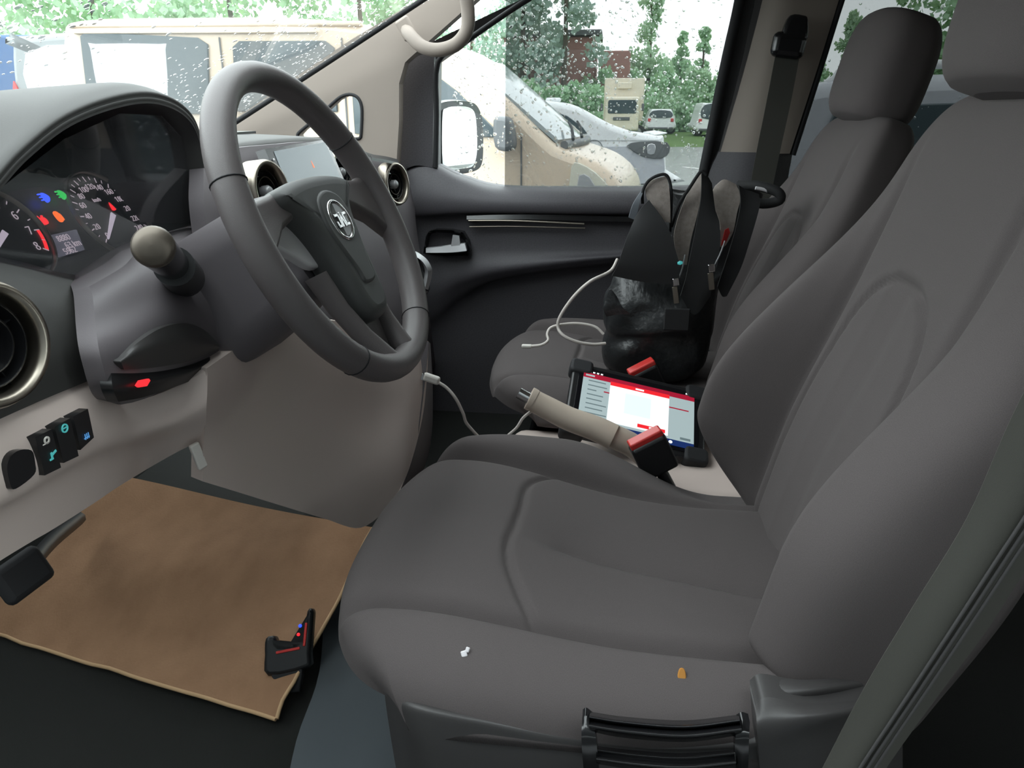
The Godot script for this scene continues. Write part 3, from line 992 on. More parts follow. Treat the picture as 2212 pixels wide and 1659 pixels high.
	for k in [-1, 1]:
		g = Geo.new()
		g.tube([hb + Vector3(0, 0, k * 0.06) - up * 0.07 - fwd * 0.01, hb + Vector3(0, 0, k * 0.06) + up * 0.03 - fwd * 0.01], 0.006, 0.006, 10, 2)
		part("headrest_post", g, M.chrome, t, "thin metal headrest post")
		g = Geo.new()
		g.rbox(Vector3(0.036, 0.03, 0.04), 0.008, frame_of(hb + Vector3(0, 0, k * 0.06) - up * 0.035 - fwd * 0.01, -fwd, up))
		part("post_guide", g, M.black_plastic, t)
	return t

var seam_cache := PackedVector2Array()


func back_seam() -> PackedVector2Array:
	if seam_cache.is_empty():
		var a := []
		for e in [[0.03, 0.115], [0.18, 0.118], [0.30, 0.112], [0.37, 0.085], [0.40, 0.03], [0.40, -0.03], [0.37, -0.085], [0.30, -0.112], [0.18, -0.118], [0.03, -0.115]]:
			a.append(Vector3(e[0], e[1], 0))
		seam_cache = PackedVector2Array()
		for e in Geo.curve(a, 4):
			seam_cache.append(Vector2(e.x, e.y))
	return seam_cache


func build_seats() -> void:
	var s := make_seat("driver_seat", "dark grey cloth driver seat with side bolsters beside the steering wheel", -0.87, 0.0, 0.0, 16.5, 0.005, M.seat_cloth)
	# side shield of the driver seat and its lever
	var g := Geo.new()
	g.sheet([[Vector3(-0.2125, 0.3386, -0.63), Vector3(-0.1704, 0.3507, -0.605), Vector3(-0.1002, 0.344, -0.605), Vector3(-0.0311, 0.3386, -0.605), Vector3(0.0588, 0.3392, -0.605), Vector3(0.1453, 0.3509, -0.605), Vector3(0.1696, 0.363, -0.605)],
		[Vector3(-0.2019, 0.3563, -0.6), Vector3(-0.1616, 0.3686, -0.572), Vector3(-0.0949, 0.3596, -0.572), Vector3(-0.0291, 0.3519, -0.572), Vector3(0.0569, 0.3484, -0.572), Vector3(0.1393, 0.3609, -0.572), Vector3(0.1703, 0.3752, -0.572)],
		[Vector3(-0.2006, 0.3287, -0.6), Vector3(-0.1616, 0.3458, -0.568), Vector3(-0.0945, 0.3369, -0.568), Vector3(-0.0284, 0.3282, -0.568), Vector3(0.0579, 0.3278, -0.568), Vector3(0.1408, 0.3381, -0.568), Vector3(0.1806, 0.3485, -0.568)],
		[Vector3(-0.1993, 0.2589, -0.61), Vector3(-0.1587, 0.2584, -0.58), Vector3(-0.0976, 0.236, -0.58), Vector3(-0.0273, 0.2273, -0.58), Vector3(0.0642, 0.2281, -0.58), Vector3(0.1521, 0.2408, -0.58), Vector3(0.2025, 0.254, -0.58)],
		[Vector3(-0.1933, 0.144, -0.62), Vector3(-0.1613, 0.1169, -0.59), Vector3(-0.1007, 0.0919, -0.59), Vector3(-0.0253, 0.0835, -0.59), Vector3(0.0729, 0.0863, -0.59), Vector3(0.167, 0.1025, -0.59), Vector3(0.2266, 0.1458, -0.59)]], Vector3(0, 0, -0.02), 6, 6)
	part("side_shield", g, M.dark_plastic, s, "dark plastic shield along the seat base")
	g = Geo.new()
	g.sheet([[Vector3(0.1461, 0.4098, -0.565), Vector3(0.1563, 0.418, -0.565), Vector3(0.1956, 0.4153, -0.565), Vector3(0.2819, 0.4038, -0.6)], [Vector3(0.1446, 0.4029, -0.545), Vector3(0.1558, 0.4062, -0.545), Vector3(0.1977, 0.4208, -0.545), Vector3(0.2789, 0.402, -0.59)], [Vector3(0.1529, 0.3582, -0.555), Vector3(0.1647, 0.3597, -0.555), Vector3(0.2048, 0.3853, -0.555), Vector3(0.2821, 0.3817, -0.59)], [Vector3(0.1696, 0.2726, -0.575), Vector3(0.1863, 0.2749, -0.575), Vector3(0.2261, 0.2919, -0.575), Vector3(0.2991, 0.2971, -0.6)]], Vector3(0, 0, -0.03), 6, 6)
	part("recliner_cover", g, M.dark_plastic, s)
	g = Geo.new()
	g.sheet([[Vector3(0.0027, 0.3868, -0.553), Vector3(0.0336, 0.3846, -0.553), Vector3(0.0861, 0.3865, -0.553), Vector3(0.1328, 0.3981, -0.553)], [Vector3(0.0016, 0.3968, -0.535), Vector3(0.0328, 0.3943, -0.535), Vector3(0.0839, 0.3953, -0.535), Vector3(0.1299, 0.4077, -0.535)], [Vector3(0.0031, 0.3766, -0.55), Vector3(0.0341, 0.3729, -0.55), Vector3(0.0867, 0.3745, -0.55), Vector3(0.1333, 0.3877, -0.55)]], Vector3(0, 0, -0.01), 5, 5)
	g.sheet([[Vector3(0.0094, 0.3528, -0.548), Vector3(0.0474, 0.3522, -0.548), Vector3(0.0881, 0.3541, -0.548), Vector3(0.1314, 0.3636, -0.548)], [Vector3(0.0094, 0.3556, -0.54), Vector3(0.0471, 0.3539, -0.54), Vector3(0.0872, 0.3558, -0.54), Vector3(0.1299, 0.3664, -0.54)], [Vector3(0.0098, 0.3421, -0.548), Vector3(0.0481, 0.3394, -0.548), Vector3(0.0891, 0.3403, -0.548), Vector3(0.1325, 0.3522, -0.548)]], Vector3(0, 0, -0.01), 5, 5)
	g.sheet([[Vector3(-0.0044, 0.3886, -0.553), Vector3(-0.0012, 0.391, -0.553), Vector3(0.0047, 0.3865, -0.553)], [Vector3(-0.0043, 0.3749, -0.54), Vector3(0.0005, 0.3755, -0.54), Vector3(0.0087, 0.3764, -0.54)], [Vector3(-0.0006, 0.3192, -0.553), Vector3(0.005, 0.3177, -0.553), Vector3(0.0134, 0.321, -0.553)]], Vector3(0, 0, -0.01), 5, 4)
	g.sheet([[Vector3(0.1304, 0.3978, -0.553), Vector3(0.1348, 0.4013, -0.553), Vector3(0.1404, 0.3999, -0.553)], [Vector3(0.1269, 0.3905, -0.54), Vector3(0.133, 0.3913, -0.54), Vector3(0.1383, 0.3919, -0.54)], [Vector3(0.1329, 0.3471, -0.553), Vector3(0.1387, 0.3372, -0.553), Vector3(0.145, 0.338, -0.553)]], Vector3(0, 0, -0.01), 5, 4)
	part("height_lever", g, M.gloss_black, s, "glossy black seat height lever")
	g = Geo.new()
	g.rbox(Vector3(0.40, 0.17, 0.40), 0.02, at(Vector3(0.0, 0.15, -0.87)))
	part("seat_base", g, M.black_plastic, s)
	g = Geo.new()
	g.rbox(Vector3(0.006, 0.006, 0.002), 0.0009, at(Vector3(-0.1215, 0.4032, -0.6068), Vector3(-35, 0, 20)), 2)
	g.rbox(Vector3(0.004, 0.005, 0.002), 0.0009, at(Vector3(-0.1185, 0.4062, -0.6095), Vector3(-35, 0, -15)), 2)
	part("lint_fleck", g, M.print_white, s, "white fleck on the seat side")
	g = Geo.new()
	g.prism(round2(poly2([-0.003, -0.006, 0.003, -0.006, 0.004, 0.0, 0.002, 0.006, -0.002, 0.006, -0.004, 0.0]), 3), 0.003, 0.001, at(Vector3(0.0879, 0.3928, -0.6146), Vector3(-40, 0, 0)))
	part("stain", g, M.stain_orange, s, "small orange stain on the seat side")
	# passenger seat
	s = make_seat("passenger_seat", "dark grey cloth passenger seat with a black backpack on it", -1.695, 0.050, -0.02, 19.0, 0.025, M.seat_cloth)
	g = Geo.new()
	g.rbox(Vector3(0.42, 0.19, 0.44), 0.02, at(Vector3(0.055, 0.155, -1.695)))
	part("seat_base", g, M.black_plastic, s)
	# driver belt hanging in the door opening
	var sb := thing("seat_belt", "grey driver seat belt webbing hanging beside the driver backrest", "seat belt", Vector3(0.1952, 0.4513, -0.46))
	g = Geo.new()
	g.sheet([[Vector3(0.2587, 0.7858, -0.46), Vector3(0.2741, 0.764, -0.452), Vector3(0.2973, 0.7366, -0.46)], [Vector3(0.2446, 0.7282, -0.46), Vector3(0.2659, 0.7057, -0.452), Vector3(0.2929, 0.6787, -0.46)], [Vector3(0.2319, 0.6575, -0.46), Vector3(0.2499, 0.6429, -0.452), Vector3(0.2735, 0.6218, -0.46)], [Vector3(0.2103, 0.5882, -0.46), Vector3(0.2331, 0.5845, -0.452), Vector3(0.259, 0.574, -0.46)], [Vector3(0.1899, 0.5208, -0.46), Vector3(0.2168, 0.5267, -0.452), Vector3(0.2411, 0.5262, -0.46)], [Vector3(0.172, 0.4483, -0.46), Vector3(0.1937, 0.4572, -0.452), Vector3(0.2156, 0.4538, -0.46)], [Vector3(0.1629, 0.411, -0.46), Vector3(0.1844, 0.4206, -0.452), Vector3(0.2067, 0.417, -0.46)]], Vector3(0.001, 0, -0.002), 6, 5)
	part("webbing", g, M.belt_webbing, sb)
	for k in 3:
		g = Geo.new()
		var o: Vector3 = Vector3(-0.006, -0.004, 0.0) * k
		var line := []
		for p in [Vector3(0.2875, 0.7398, -0.4505), Vector3(0.2772, 0.6919, -0.4505), Vector3(0.2603, 0.638, -0.4505), Vector3(0.2446, 0.5885, -0.4505), Vector3(0.2279, 0.5369, -0.4505), Vector3(0.2035, 0.4621, -0.4505), Vector3(0.1945, 0.4259, -0.4505)]:
			line.append(p + o)
		g.tube(line, 0.0011, 0.0011, 6, 4)
		part("stitched_edge", g, M.seam_thread, sb)


# ---------------------------------------------------------------- dashboard
func vent(parent: Node3D, c: Vector3, r: float, facing: Vector3, ring_mat: Material) -> void:
	var v := Node3D.new()
	v.name = "air_vent"
	parent.add_child(v, true)
	v.position = c - parent.position
	v.set_meta("label", "round air vent with a metal ring")
	var f := frame_of(c, facing.cross(Vector3.UP), facing)
	var g := Geo.new()
	g.lathe([Vector2(r * 0.80, -0.02), Vector2(r * 0.80, 0.004), Vector2(r * 0.86, 0.010), Vector2(r * 0.95, 0.010), Vector2(r, 0.004), Vector2(r * 1.02, -0.02)], f, 48, false)
	part("ring", g, ring_mat, v)
	g = Geo.new()
	g.lathe([Vector2(r * 0.84, -0.035), Vector2(r * 0.84, -0.03), Vector2(0.0001, -0.03)], f, 32)
	part("bowl", g, M.black_plastic, v)
	for k in 2:
		g = Geo.new()
		var q := r * (0.62 - 0.22 * k)
		g.lathe([Vector2(q, -0.02), Vector2(q + 0.002, 0.0), Vector2(q + 0.004, 0.0), Vector2(q + 0.004, -0.02)], f, 36, false)
		part("louver", g, M.gloss_black, v)
	g = Geo.new()
	g.lathe([Vector2(r * 0.2, -0.02), Vector2(r * 0.2, 0.002), Vector2(r * 0.13, 0.006), Vector2(0.0001, 0.006)], f, 24)
	part("knob", g, M.silver_paint, v)
	for k in 2:
		g = Geo.new()
		g.rbox(Vector3(r * 1.6, 0.002, 0.012), 0.0008, Transform3D(f.basis.rotated(facing.normalized(), PI / 2 * k + 0.4) * Basis(Vector3.RIGHT, PI / 2), c - facing * 0.012), 1)
		part("spoke", g, M.gloss_black, v)


func build_dashboard() -> void:
	var d := thing("dashboard", "dark grey dashboard with an instrument hood and beige lower panels", "dashboard", Vector3(-0.6, 0.4, -1.2))
	# hood over the instruments
	var rim: Array = [Vector3(-0.53, 0.8235, -0.5977), Vector3(-0.53, 0.8357, -0.6219), Vector3(-0.53, 0.8424, -0.6346), Vector3(-0.53, 0.8657, -0.6758), Vector3(-0.53, 0.8924, -0.7413), Vector3(-0.53, 0.9095, -0.8217), Vector3(-0.53, 0.9148, -0.8943), Vector3(-0.53, 0.9029, -0.9547), Vector3(-0.53, 0.876, -0.986), Vector3(-0.53, 0.8201, -0.9915), Vector3(-0.53, 0.7587, -0.999)]
	var c := Vector3(-0.53, 0.72, -0.87)
	var r1 := []
	var r2 := []
	var r3 := []
	var r4 := []
	for p in rim:
		var o: Vector3 = (p - c)
		o.x = 0
		var e := o.normalized()
		r1.append(p + e * 0.009 + Vector3(-0.004, 0, 0))
		r2.append(p + e * 0.016 + Vector3(-0.05, 0, 0))
		var zz: float = -0.87 + (p.z + 0.87) * 1.35
		r3.append(Vector3(-0.74, minf(0.908, p.y * 0.35 + 0.59 - 0.25 * pow(maxf(0.0, absf(p.z + 0.87) - 0.16), 1.0)), zz))
		r4.append(Vector3(-0.98, 0.825, -0.87 + (p.z + 0.87) * 1.6))
	var g := Geo.new()
	g.sheet([rim, r1, r2, r3, r4], Vector3(0, -0.006, 0), 6, 6)
	part("instrument_hood", g, M.dash_plastic, d)
	var back0 := Vector3(-0.6577, 0.7692, -0.9687)
	var b1 := []
	var b2 := []
	for p in rim:
		b1.append(p + (c - p) * 0.04 + Vector3(-0.05, 0, 0))
		var by: float = c.y + (p.y - c.y) * 0.97
		b2.append(Vector3(back0.x - (by - back0.y) * tan(deg_to_rad(33.0)), by, c.z + (p.z - c.z) * 1.0))
	g = Geo.new()
	g.sheet([rim, b1, b2], Vector3(0, 0.004, 0), 6, 6)
	part("hood_lining", g, M.dash_plastic, d)
	# lip under the instruments and the dark face round the left vent
	g = Geo.new()
	g.sheet([[Vector3(-0.66, 0.7779, -0.7004), Vector3(-0.66, 0.7554, -0.7551), Vector3(-0.66, 0.7371, -0.8059), Vector3(-0.66, 0.7203, -0.8482), Vector3(-0.66, 0.7031, -0.9)], [Vector3(-0.58, 0.7896, -0.6146), Vector3(-0.58, 0.7696, -0.6626), Vector3(-0.58, 0.7532, -0.7072), Vector3(-0.58, 0.7383, -0.7443), Vector3(-0.58, 0.7229, -0.7905)], [Vector3(-0.545, 0.7919, -0.5761), Vector3(-0.545, 0.7728, -0.6212), Vector3(-0.545, 0.7571, -0.663), Vector3(-0.545, 0.7428, -0.6978), Vector3(-0.545, 0.7242, -0.7447)], [Vector3(-0.515, 0.7633, -0.5339), Vector3(-0.515, 0.7492, -0.5779), Vector3(-0.515, 0.7375, -0.6184), Vector3(-0.515, 0.7272, -0.6523), Vector3(-0.515, 0.7052, -0.7036)], [Vector3(-0.5, 0.7131, -0.502), Vector3(-0.5, 0.7026, -0.5458), Vector3(-0.5, 0.6976, -0.5872), Vector3(-0.5, 0.6915, -0.6214), Vector3(-0.5, 0.6821, -0.6837)], [Vector3(-0.5, 0.6585, -0.4854), Vector3(-0.5, 0.657, -0.5321), Vector3(-0.5, 0.6554, -0.5748), Vector3(-0.5, 0.6537, -0.6103), Vector3(-0.5, 0.6487, -0.687)]], Vector3(-0.03, 0, 0), 6, 6)
	part("left_fascia", g, M.dash_plastic, d)
	vent(d, Vector3(-0.485, 0.726, -0.5288), 0.0520, Vector3(0.97, 0.1, 0.2).normalized(), M.satin_metal)
	# beige panel with the row of switches
	g = Geo.new()
	g.sheet([[Vector3(-0.505, 0.6578, -0.4908), Vector3(-0.505, 0.6554, -0.5377), Vector3(-0.505, 0.6538, -0.5807), Vector3(-0.505, 0.6521, -0.6167), Vector3(-0.505, 0.6491, -0.6824), Vector3(-0.505, 0.635, -0.6969), Vector3(-0.495, 0.6153, -0.6933), Vector3(-0.475, 0.6111, -0.7353), Vector3(-0.44, 0.6258, -0.7724)], [Vector3(-0.49, 0.6363, -0.4675), Vector3(-0.49, 0.6344, -0.5132), Vector3(-0.49, 0.6307, -0.5545), Vector3(-0.49, 0.627, -0.5889), Vector3(-0.49, 0.6274, -0.6465), Vector3(-0.49, 0.6113, -0.6749), Vector3(-0.49, 0.5927, -0.7021), Vector3(-0.47, 0.5955, -0.7316), Vector3(-0.435, 0.609, -0.7583)], [Vector3(-0.49, 0.6024, -0.4572), Vector3(-0.49, 0.598, -0.5023), Vector3(-0.49, 0.5938, -0.5436), Vector3(-0.49, 0.5945, -0.5794), Vector3(-0.49, 0.5901, -0.6358), Vector3(-0.49, 0.5839, -0.6671), Vector3(-0.49, 0.5728, -0.7051), Vector3(-0.465, 0.5783, -0.7275), Vector3(-0.435, 0.5896, -0.751)], [Vector3(-0.515, 0.573, -0.4762), Vector3(-0.515, 0.5691, -0.5239), Vector3(-0.515, 0.5659, -0.5677), Vector3(-0.515, 0.5639, -0.6045), Vector3(-0.515, 0.5581, -0.6636), Vector3(-0.515, 0.5509, -0.6963), Vector3(-0.515, 0.5398, -0.7456), Vector3(-0.475, 0.555, -0.7484), Vector3(-0.445, 0.5649, -0.7625)], [Vector3(-0.53, 0.5191, -0.4766), Vector3(-0.53, 0.5197, -0.5273), Vector3(-0.53, 0.5161, -0.5724), Vector3(-0.53, 0.5119, -0.6098), Vector3(-0.53, 0.5074, -0.6712), Vector3(-0.53, 0.5058, -0.7067), Vector3(-0.53, 0.5004, -0.7689), Vector3(-0.49, 0.5242, -0.7666), Vector3(-0.46, 0.5382, -0.7786)]], Vector3(-0.02, 0, 0), 6, 5)
	part("switch_panel", g, M.beige_plastic, d)
	# big beige knee panel sweeping round to the console
	g = Geo.new()
	g.sheet([[Vector3(-0.44, 0.6285, -0.771), Vector3(-0.44, 0.6307, -0.8567), Vector3(-0.435, 0.6367, -0.9579), Vector3(-0.405, 0.6142, -1.0477), Vector3(-0.36, 0.585, -1.1227), Vector3(-0.3, 0.5655, -1.1598), Vector3(-0.282, 0.5462, -1.1806)],
		[Vector3(-0.438, 0.6026, -0.7603), Vector3(-0.438, 0.5936, -0.8428), Vector3(-0.432, 0.5844, -0.9378), Vector3(-0.4, 0.5525, -1.0196), Vector3(-0.355, 0.5193, -1.0924), Vector3(-0.3, 0.5002, -1.133), Vector3(-0.282, 0.4885, -1.1578)],
		[Vector3(-0.445, 0.5679, -0.7622), Vector3(-0.445, 0.5466, -0.8453), Vector3(-0.435, 0.521, -0.929), Vector3(-0.4, 0.4864, -1.0042), Vector3(-0.355, 0.4517, -1.0783), Vector3(-0.305, 0.4369, -1.1114), Vector3(-0.288, 0.4262, -1.14)],
		[Vector3(-0.455, 0.5359, -0.7684), Vector3(-0.45, 0.5026, -0.8443), Vector3(-0.435, 0.4653, -0.9151), Vector3(-0.4, 0.4193, -0.9886), Vector3(-0.355, 0.3825, -1.0396), Vector3(-0.312, 0.3651, -1.0813), Vector3(-0.3, 0.364, -1.1026)],
		[Vector3(-0.46, 0.4903, -0.7635), Vector3(-0.452, 0.44, -0.8322), Vector3(-0.435, 0.3901, -0.8963), Vector3(-0.4, 0.3307, -0.968), Vector3(-0.36, 0.2922, -1.0127), Vector3(-0.322, 0.3136, -1.0526), Vector3(-0.312, 0.3279, -1.0657)]], Vector3(-0.02, 0, -0.01), 6, 6)
	part("knee_panel", g, M.beige_plastic, d)
	g = Geo.new()
	g.rbox(Vector3(0.012, 0.034, 0.006), 0.002, at(Vector3(-0.462, 0.5223, -0.7651), Vector3(0, 60, 12)))
	part("panel_clip", g, M.white_plastic, d, "small white clip in the open panel gap")
	# four switches
	var sw := [[[14,1003, 34,973, 68,972, 76,1000, 74,1025, 34,1056, 22,1045], 0], [[76,945, 112,926, 132,1010, 97,1027], 1], [[118,922, 152,902, 170,985, 138,1000], 2], [[158,900, 190,882, 203,945, 174,972], 3]]
	var sx := [[Vector3(-0.483, 0.626, -0.5204), Vector3(-0.483, 0.6321, -0.5328), Vector3(-0.483, 0.6259, -0.5485), Vector3(-0.483, 0.6136, -0.5494), Vector3(-0.483, 0.6044, -0.5456), Vector3(-0.483, 0.6022, -0.5228), Vector3(-0.483, 0.6091, -0.5185)], [Vector3(-0.483, 0.6349, -0.5557), Vector3(-0.483, 0.634, -0.5765), Vector3(-0.483, 0.5957, -0.5776), Vector3(-0.483, 0.5979, -0.557)], [Vector3(-0.483, 0.6346, -0.5803), Vector3(-0.483, 0.6345, -0.6016), Vector3(-0.483, 0.5959, -0.6023), Vector3(-0.483, 0.5982, -0.5821)], [Vector3(-0.483, 0.6343, -0.6055), Vector3(-0.483, 0.6339, -0.6268), Vector3(-0.483, 0.604, -0.6273), Vector3(-0.483, 0.6003, -0.6062)]]
	for i in 4:
		var s := Node3D.new()
		s.name = "switch_button"
		d.add_child(s, true)
		var mid := Vector3.ZERO
		for p in sx[i]:
			mid += p / sx[i].size()
		s.position = mid - d.position
		g = pane(Array(Geo.curve(sx[i], 4, true)) if i == 0 else sx[i], Vector3(-0.012, 0, 0))
		part("key", g, M.gloss_black if i == 0 else M.black_plastic, s)
		if i == 1:
			g = Geo.new()
			g.lathe([Vector2(0.0035, 0.0), Vector2(0.0035, 0.001), Vector2(0.0018, 0.001), Vector2(0.0018, 0.0)], frame_of(Vector3(-0.4825, 0.6275, -0.5668), Vector3.BACK, Vector3.RIGHT), 14, false)
			g.rbox(Vector3(0.001, 0.0012, 0.009), 0.0004, at(Vector3(-0.482, 0.625, -0.5654)), 1)
			part("icon", g, M.white_plastic, s)
			g = Geo.new()
			g.rbox(Vector3(0.001, 0.0025, 0.008), 0.0004, at(Vector3(-0.482, 0.6129, -0.5714), Vector3(20, 0, 0)), 1)
			g.rbox(Vector3(0.001, 0.006, 0.0025), 0.0004, at(Vector3(-0.482, 0.6119, -0.5687)), 1)
			g.rbox(Vector3(0.001, 0.002, 0.005), 0.0004, at(Vector3(-0.482, 0.6087, -0.5677)), 1)
			part("icon", g, M.teal_icon, s)
		elif i == 2:
			g = Geo.new()
			g.lathe([Vector2(0.0042, 0.0), Vector2(0.0042, 0.001), Vector2(0.003, 0.001), Vector2(0.003, 0.0)], frame_of(Vector3(-0.4825, 0.6288, -0.591), Vector3.BACK, Vector3.RIGHT), 16, false)
			g.rbox(Vector3(0.001, 0.0014, 0.006), 0.0004, at(Vector3(-0.482, 0.6291, -0.5904)), 1)
			part("icon", g, M.teal_icon, s)
		elif i == 3:
			g = Geo.new()
			for k in 3:
				g.rbox(Vector3(0.001, 0.006, 0.0011), 0.0004, at(Vector3(-0.482, 0.6099, -0.6171) + Vector3(0, 0, 0.0024 * (k - 1))), 1)
			g.rbox(Vector3(0.001, 0.0012, 0.008), 0.0004, at(Vector3(-0.482, 0.6086, -0.6167)), 1)
			part("icon", g, M.blue_icon, s)
	# dash top towards the passenger, with the defroster slot
	g = Geo.new()
	var cols := []
	for e in [[-1.04, 0.852], [-1.124, 0.854], [-1.261, 0.856], [-1.434, 0.853], [-1.602, 0.840], [-1.797, 0.809], [-1.93, 0.79], [-2.02, 0.778]]:
		cols.append(e)
	var tops := []
	for x in [[-1.0, -0.03], [-0.82, 0.012], [-0.66, 0.008], [-0.57, 0.004], [-0.55, -0.002], [-0.545, -0.014]]:
		var row := []
		for e in cols:
			row.append(Vector3(x[0], e[1] + x[1], e[0]))
		tops.append(row)
	g.sheet(tops, Vector3(0, -0.008, 0), 5, 6)
	part("dash_top", g, M.dash_plastic, d)
	g = Geo.new()
	g.sheet([[Vector3(-0.72, 0.866, -1.12), Vector3(-0.72, 0.867, -1.4)], [Vector3(-0.64, 0.866, -1.12), Vector3(-0.64, 0.867, -1.4)]], Vector3(0, -0.004, 0), 3, 5)
	part("defroster_slot", g, M.black_plastic, d)
	# face round the screen and on to the passenger door
	g = Geo.new()
	g.sheet([[Vector3(-0.54, 0.8465, -1.0139), Vector3(-0.54, 0.8504, -1.1024), Vector3(-0.54, 0.8504, -1.2365), Vector3(-0.54, 0.8488, -1.4066), Vector3(-0.54, 0.8368, -1.5724), Vector3(-0.54, 0.8023, -1.7623), Vector3(-0.54, 0.7686, -2.0255), Vector3(-0.54, 0.7569, -2.1163)], [Vector3(-0.525, 0.8211, -0.9785), Vector3(-0.525, 0.8193, -1.0703), Vector3(-0.525, 0.8161, -1.2145), Vector3(-0.525, 0.8097, -1.3993), Vector3(-0.525, 0.7989, -1.5596), Vector3(-0.525, 0.768, -1.7339), Vector3(-0.525, 0.7324, -1.9709), Vector3(-0.525, 0.7157, -2.0848)], [Vector3(-0.51, 0.7899, -0.9416), Vector3(-0.51, 0.7788, -1.0427), Vector3(-0.51, 0.7684, -1.2037), Vector3(-0.51, 0.763, -1.4004), Vector3(-0.51, 0.7502, -1.5563), Vector3(-0.51, 0.7202, -1.7167), Vector3(-0.51, 0.6824, -1.9226), Vector3(-0.51, 0.664, -2.0354)], [Vector3(-0.5, 0.7463, -0.9225), Vector3(-0.5, 0.7305, -1.0233), Vector3(-0.5, 0.7171, -1.2047), Vector3(-0.5, 0.7054, -1.4043), Vector3(-0.5, 0.6877, -1.5736), Vector3(-0.5, 0.6651, -1.708), Vector3(-0.5, 0.6292, -1.8924), Vector3(-0.5, 0.6076, -2.0052)], [Vector3(-0.48, 0.6937, -0.8934), Vector3(-0.48, 0.6688, -1.0082), Vector3(-0.48, 0.6475, -1.1766), Vector3(-0.48, 0.6152, -1.3779), Vector3(-0.48, 0.5903, -1.5529), Vector3(-0.48, 0.5581, -1.6925), Vector3(-0.48, 0.5198, -1.859), Vector3(-0.48, 0.4896, -1.98)], [Vector3(-0.47, 0.618, -0.8655), Vector3(-0.47, 0.5789, -0.9935), Vector3(-0.47, 0.5421, -1.1663), Vector3(-0.47, 0.4735, -1.4008), Vector3(-0.47, 0.4283, -1.5554), Vector3(-0.47, 0.3846, -1.7048), Vector3(-0.47, 0.332, -1.8846), Vector3(-0.47, 0.2933, -2.017)], [Vector3(-0.56, 0.39, -1.0152), Vector3(-0.56, 0.3484, -1.18), Vector3(-0.56, 0.2647, -1.3928), Vector3(-0.56, 0.1474, -1.6915), Vector3(-0.56, 0.0625, -1.8898), Vector3(-0.56, -0.0063, -2.0864), Vector3(-0.56, -0.0923, -2.2907), Vector3(-0.56, -0.1801, -2.4995)]], Vector3(-0.02, 0, 0), 6, 6)
	part("centre_fascia", g, M.shroud_plastic, d)
	vent(d, Vector3(-0.49, 0.791, -1.0897), 0.045, Vector3(0.97, 0.15, 0.15).normalized(), M.satin_metal)
	vent(d, Vector3(-0.505, 0.7917, -1.4594), 0.045, Vector3(0.97, 0.15, 0.15).normalized(), M.satin_metal)
	vent(d, Vector3(-0.5, 0.7393, -1.8131), 0.050, Vector3(0.95, 0.1, 0.3).normalized(), M.satin_metal)
	g = Geo.new()
	g.sheet([[Vector3(-0.52, 0.8127, -1.6985), Vector3(-0.52, 0.8012, -1.825), Vector3(-0.52, 0.7898, -1.9181)], [Vector3(-0.5, 0.8092, -1.6384), Vector3(-0.5, 0.7964, -1.7646), Vector3(-0.5, 0.7847, -1.8595)]], Vector3(0, -0.006, 0), 3, 3)
	part("speaker_grille", g, M.black_plastic, d)

	# navigation screen
	var n := thing("navigation_screen", "wide dashboard touchscreen with a cloud reflection put in as grey glow behind the steering wheel", "screen", Vector3(-0.5, 0.8156, -1.2483))
	var tl := Vector3(-0.512, 0.8475, -1.1443)
	var tr := Vector3(-0.512, 0.8527, -1.412)
	var br := Vector3(-0.482, 0.7792, -1.4071)
	var bl := Vector3(-0.482, 0.781, -1.1249)
	g = pane([tl, tr, br, bl], Vector3(-0.015, -0.004, 0))
	part("bezel", g, M.gloss_black, n)
	var on := func(u: float, v: float) -> Vector3: return tl.lerp(tr, u).lerp(bl.lerp(br, u), v) + Vector3(0.0012, 0.0005, 0)
	g = pane([on.call(0.10, 0.08), on.call(0.93, 0.06), on.call(0.94, 0.94), on.call(0.10, 0.94)], Vector3(-0.001, 0, 0))
	part("screen_glass", g, M.nav_cloud_glow, n)
	g = pane([on.call(0.56, 0.40) + Vector3(0.001, 0, 0), on.call(0.575, 0.56) + Vector3(0.001, 0, 0), on.call(0.555, 0.56) + Vector3(0.001, 0, 0)], Vector3(-0.0006, 0, 0))
	part("map_arrow", g, M.led_orange, n)
	g = pane([on.call(0.10, 0.80) + Vector3(0.001, 0, 0), on.call(0.15, 0.80) + Vector3(0.001, 0, 0), on.call(0.16, 0.94) + Vector3(0.001, 0, 0), on.call(0.10, 0.94) + Vector3(0.001, 0, 0)], Vector3(-0.0006, 0, 0))
	part("menu_mark", g, M.nav_mark, n)
	for k in 5:
		g = Geo.new()
		g.lathe([Vector2(0.0022, 0), Vector2(0.0022, 0.0008), Vector2(0.0001, 0.0008)], frame_of(on.call(0.05, 0.25 + 0.16 * k), Vector3.BACK, Vector3(0.9, 0.4, 0)), 10)
		part("touch_key", g, M.print_white, n)

	# gear lever knob
	var k2 := thing("gear_lever", "gear lever with a silver shell behind the steering wheel", "gear lever", Vector3(-0.3249, 0.5932, -1.3))
	g = Geo.new()
	g.sheet([[Vector3(-0.328, 0.675, -1.27), Vector3(-0.3144, 0.6738, -1.27), Vector3(-0.3012, 0.6646, -1.27), Vector3(-0.2929, 0.649, -1.27), Vector3(-0.2943, 0.6331, -1.27), Vector3(-0.3007, 0.6121, -1.27)], [Vector3(-0.322, 0.6757, -1.24), Vector3(-0.3104, 0.6729, -1.24), Vector3(-0.2998, 0.6639, -1.24), Vector3(-0.2933, 0.6501, -1.24), Vector3(-0.2945, 0.6377, -1.24), Vector3(-0.2991, 0.6203, -1.24)]], Vector3(-0.01, 0, -0.02), 4, 6)
	part("shell", g, M.silver_paint, k2)
	g = Geo.new()
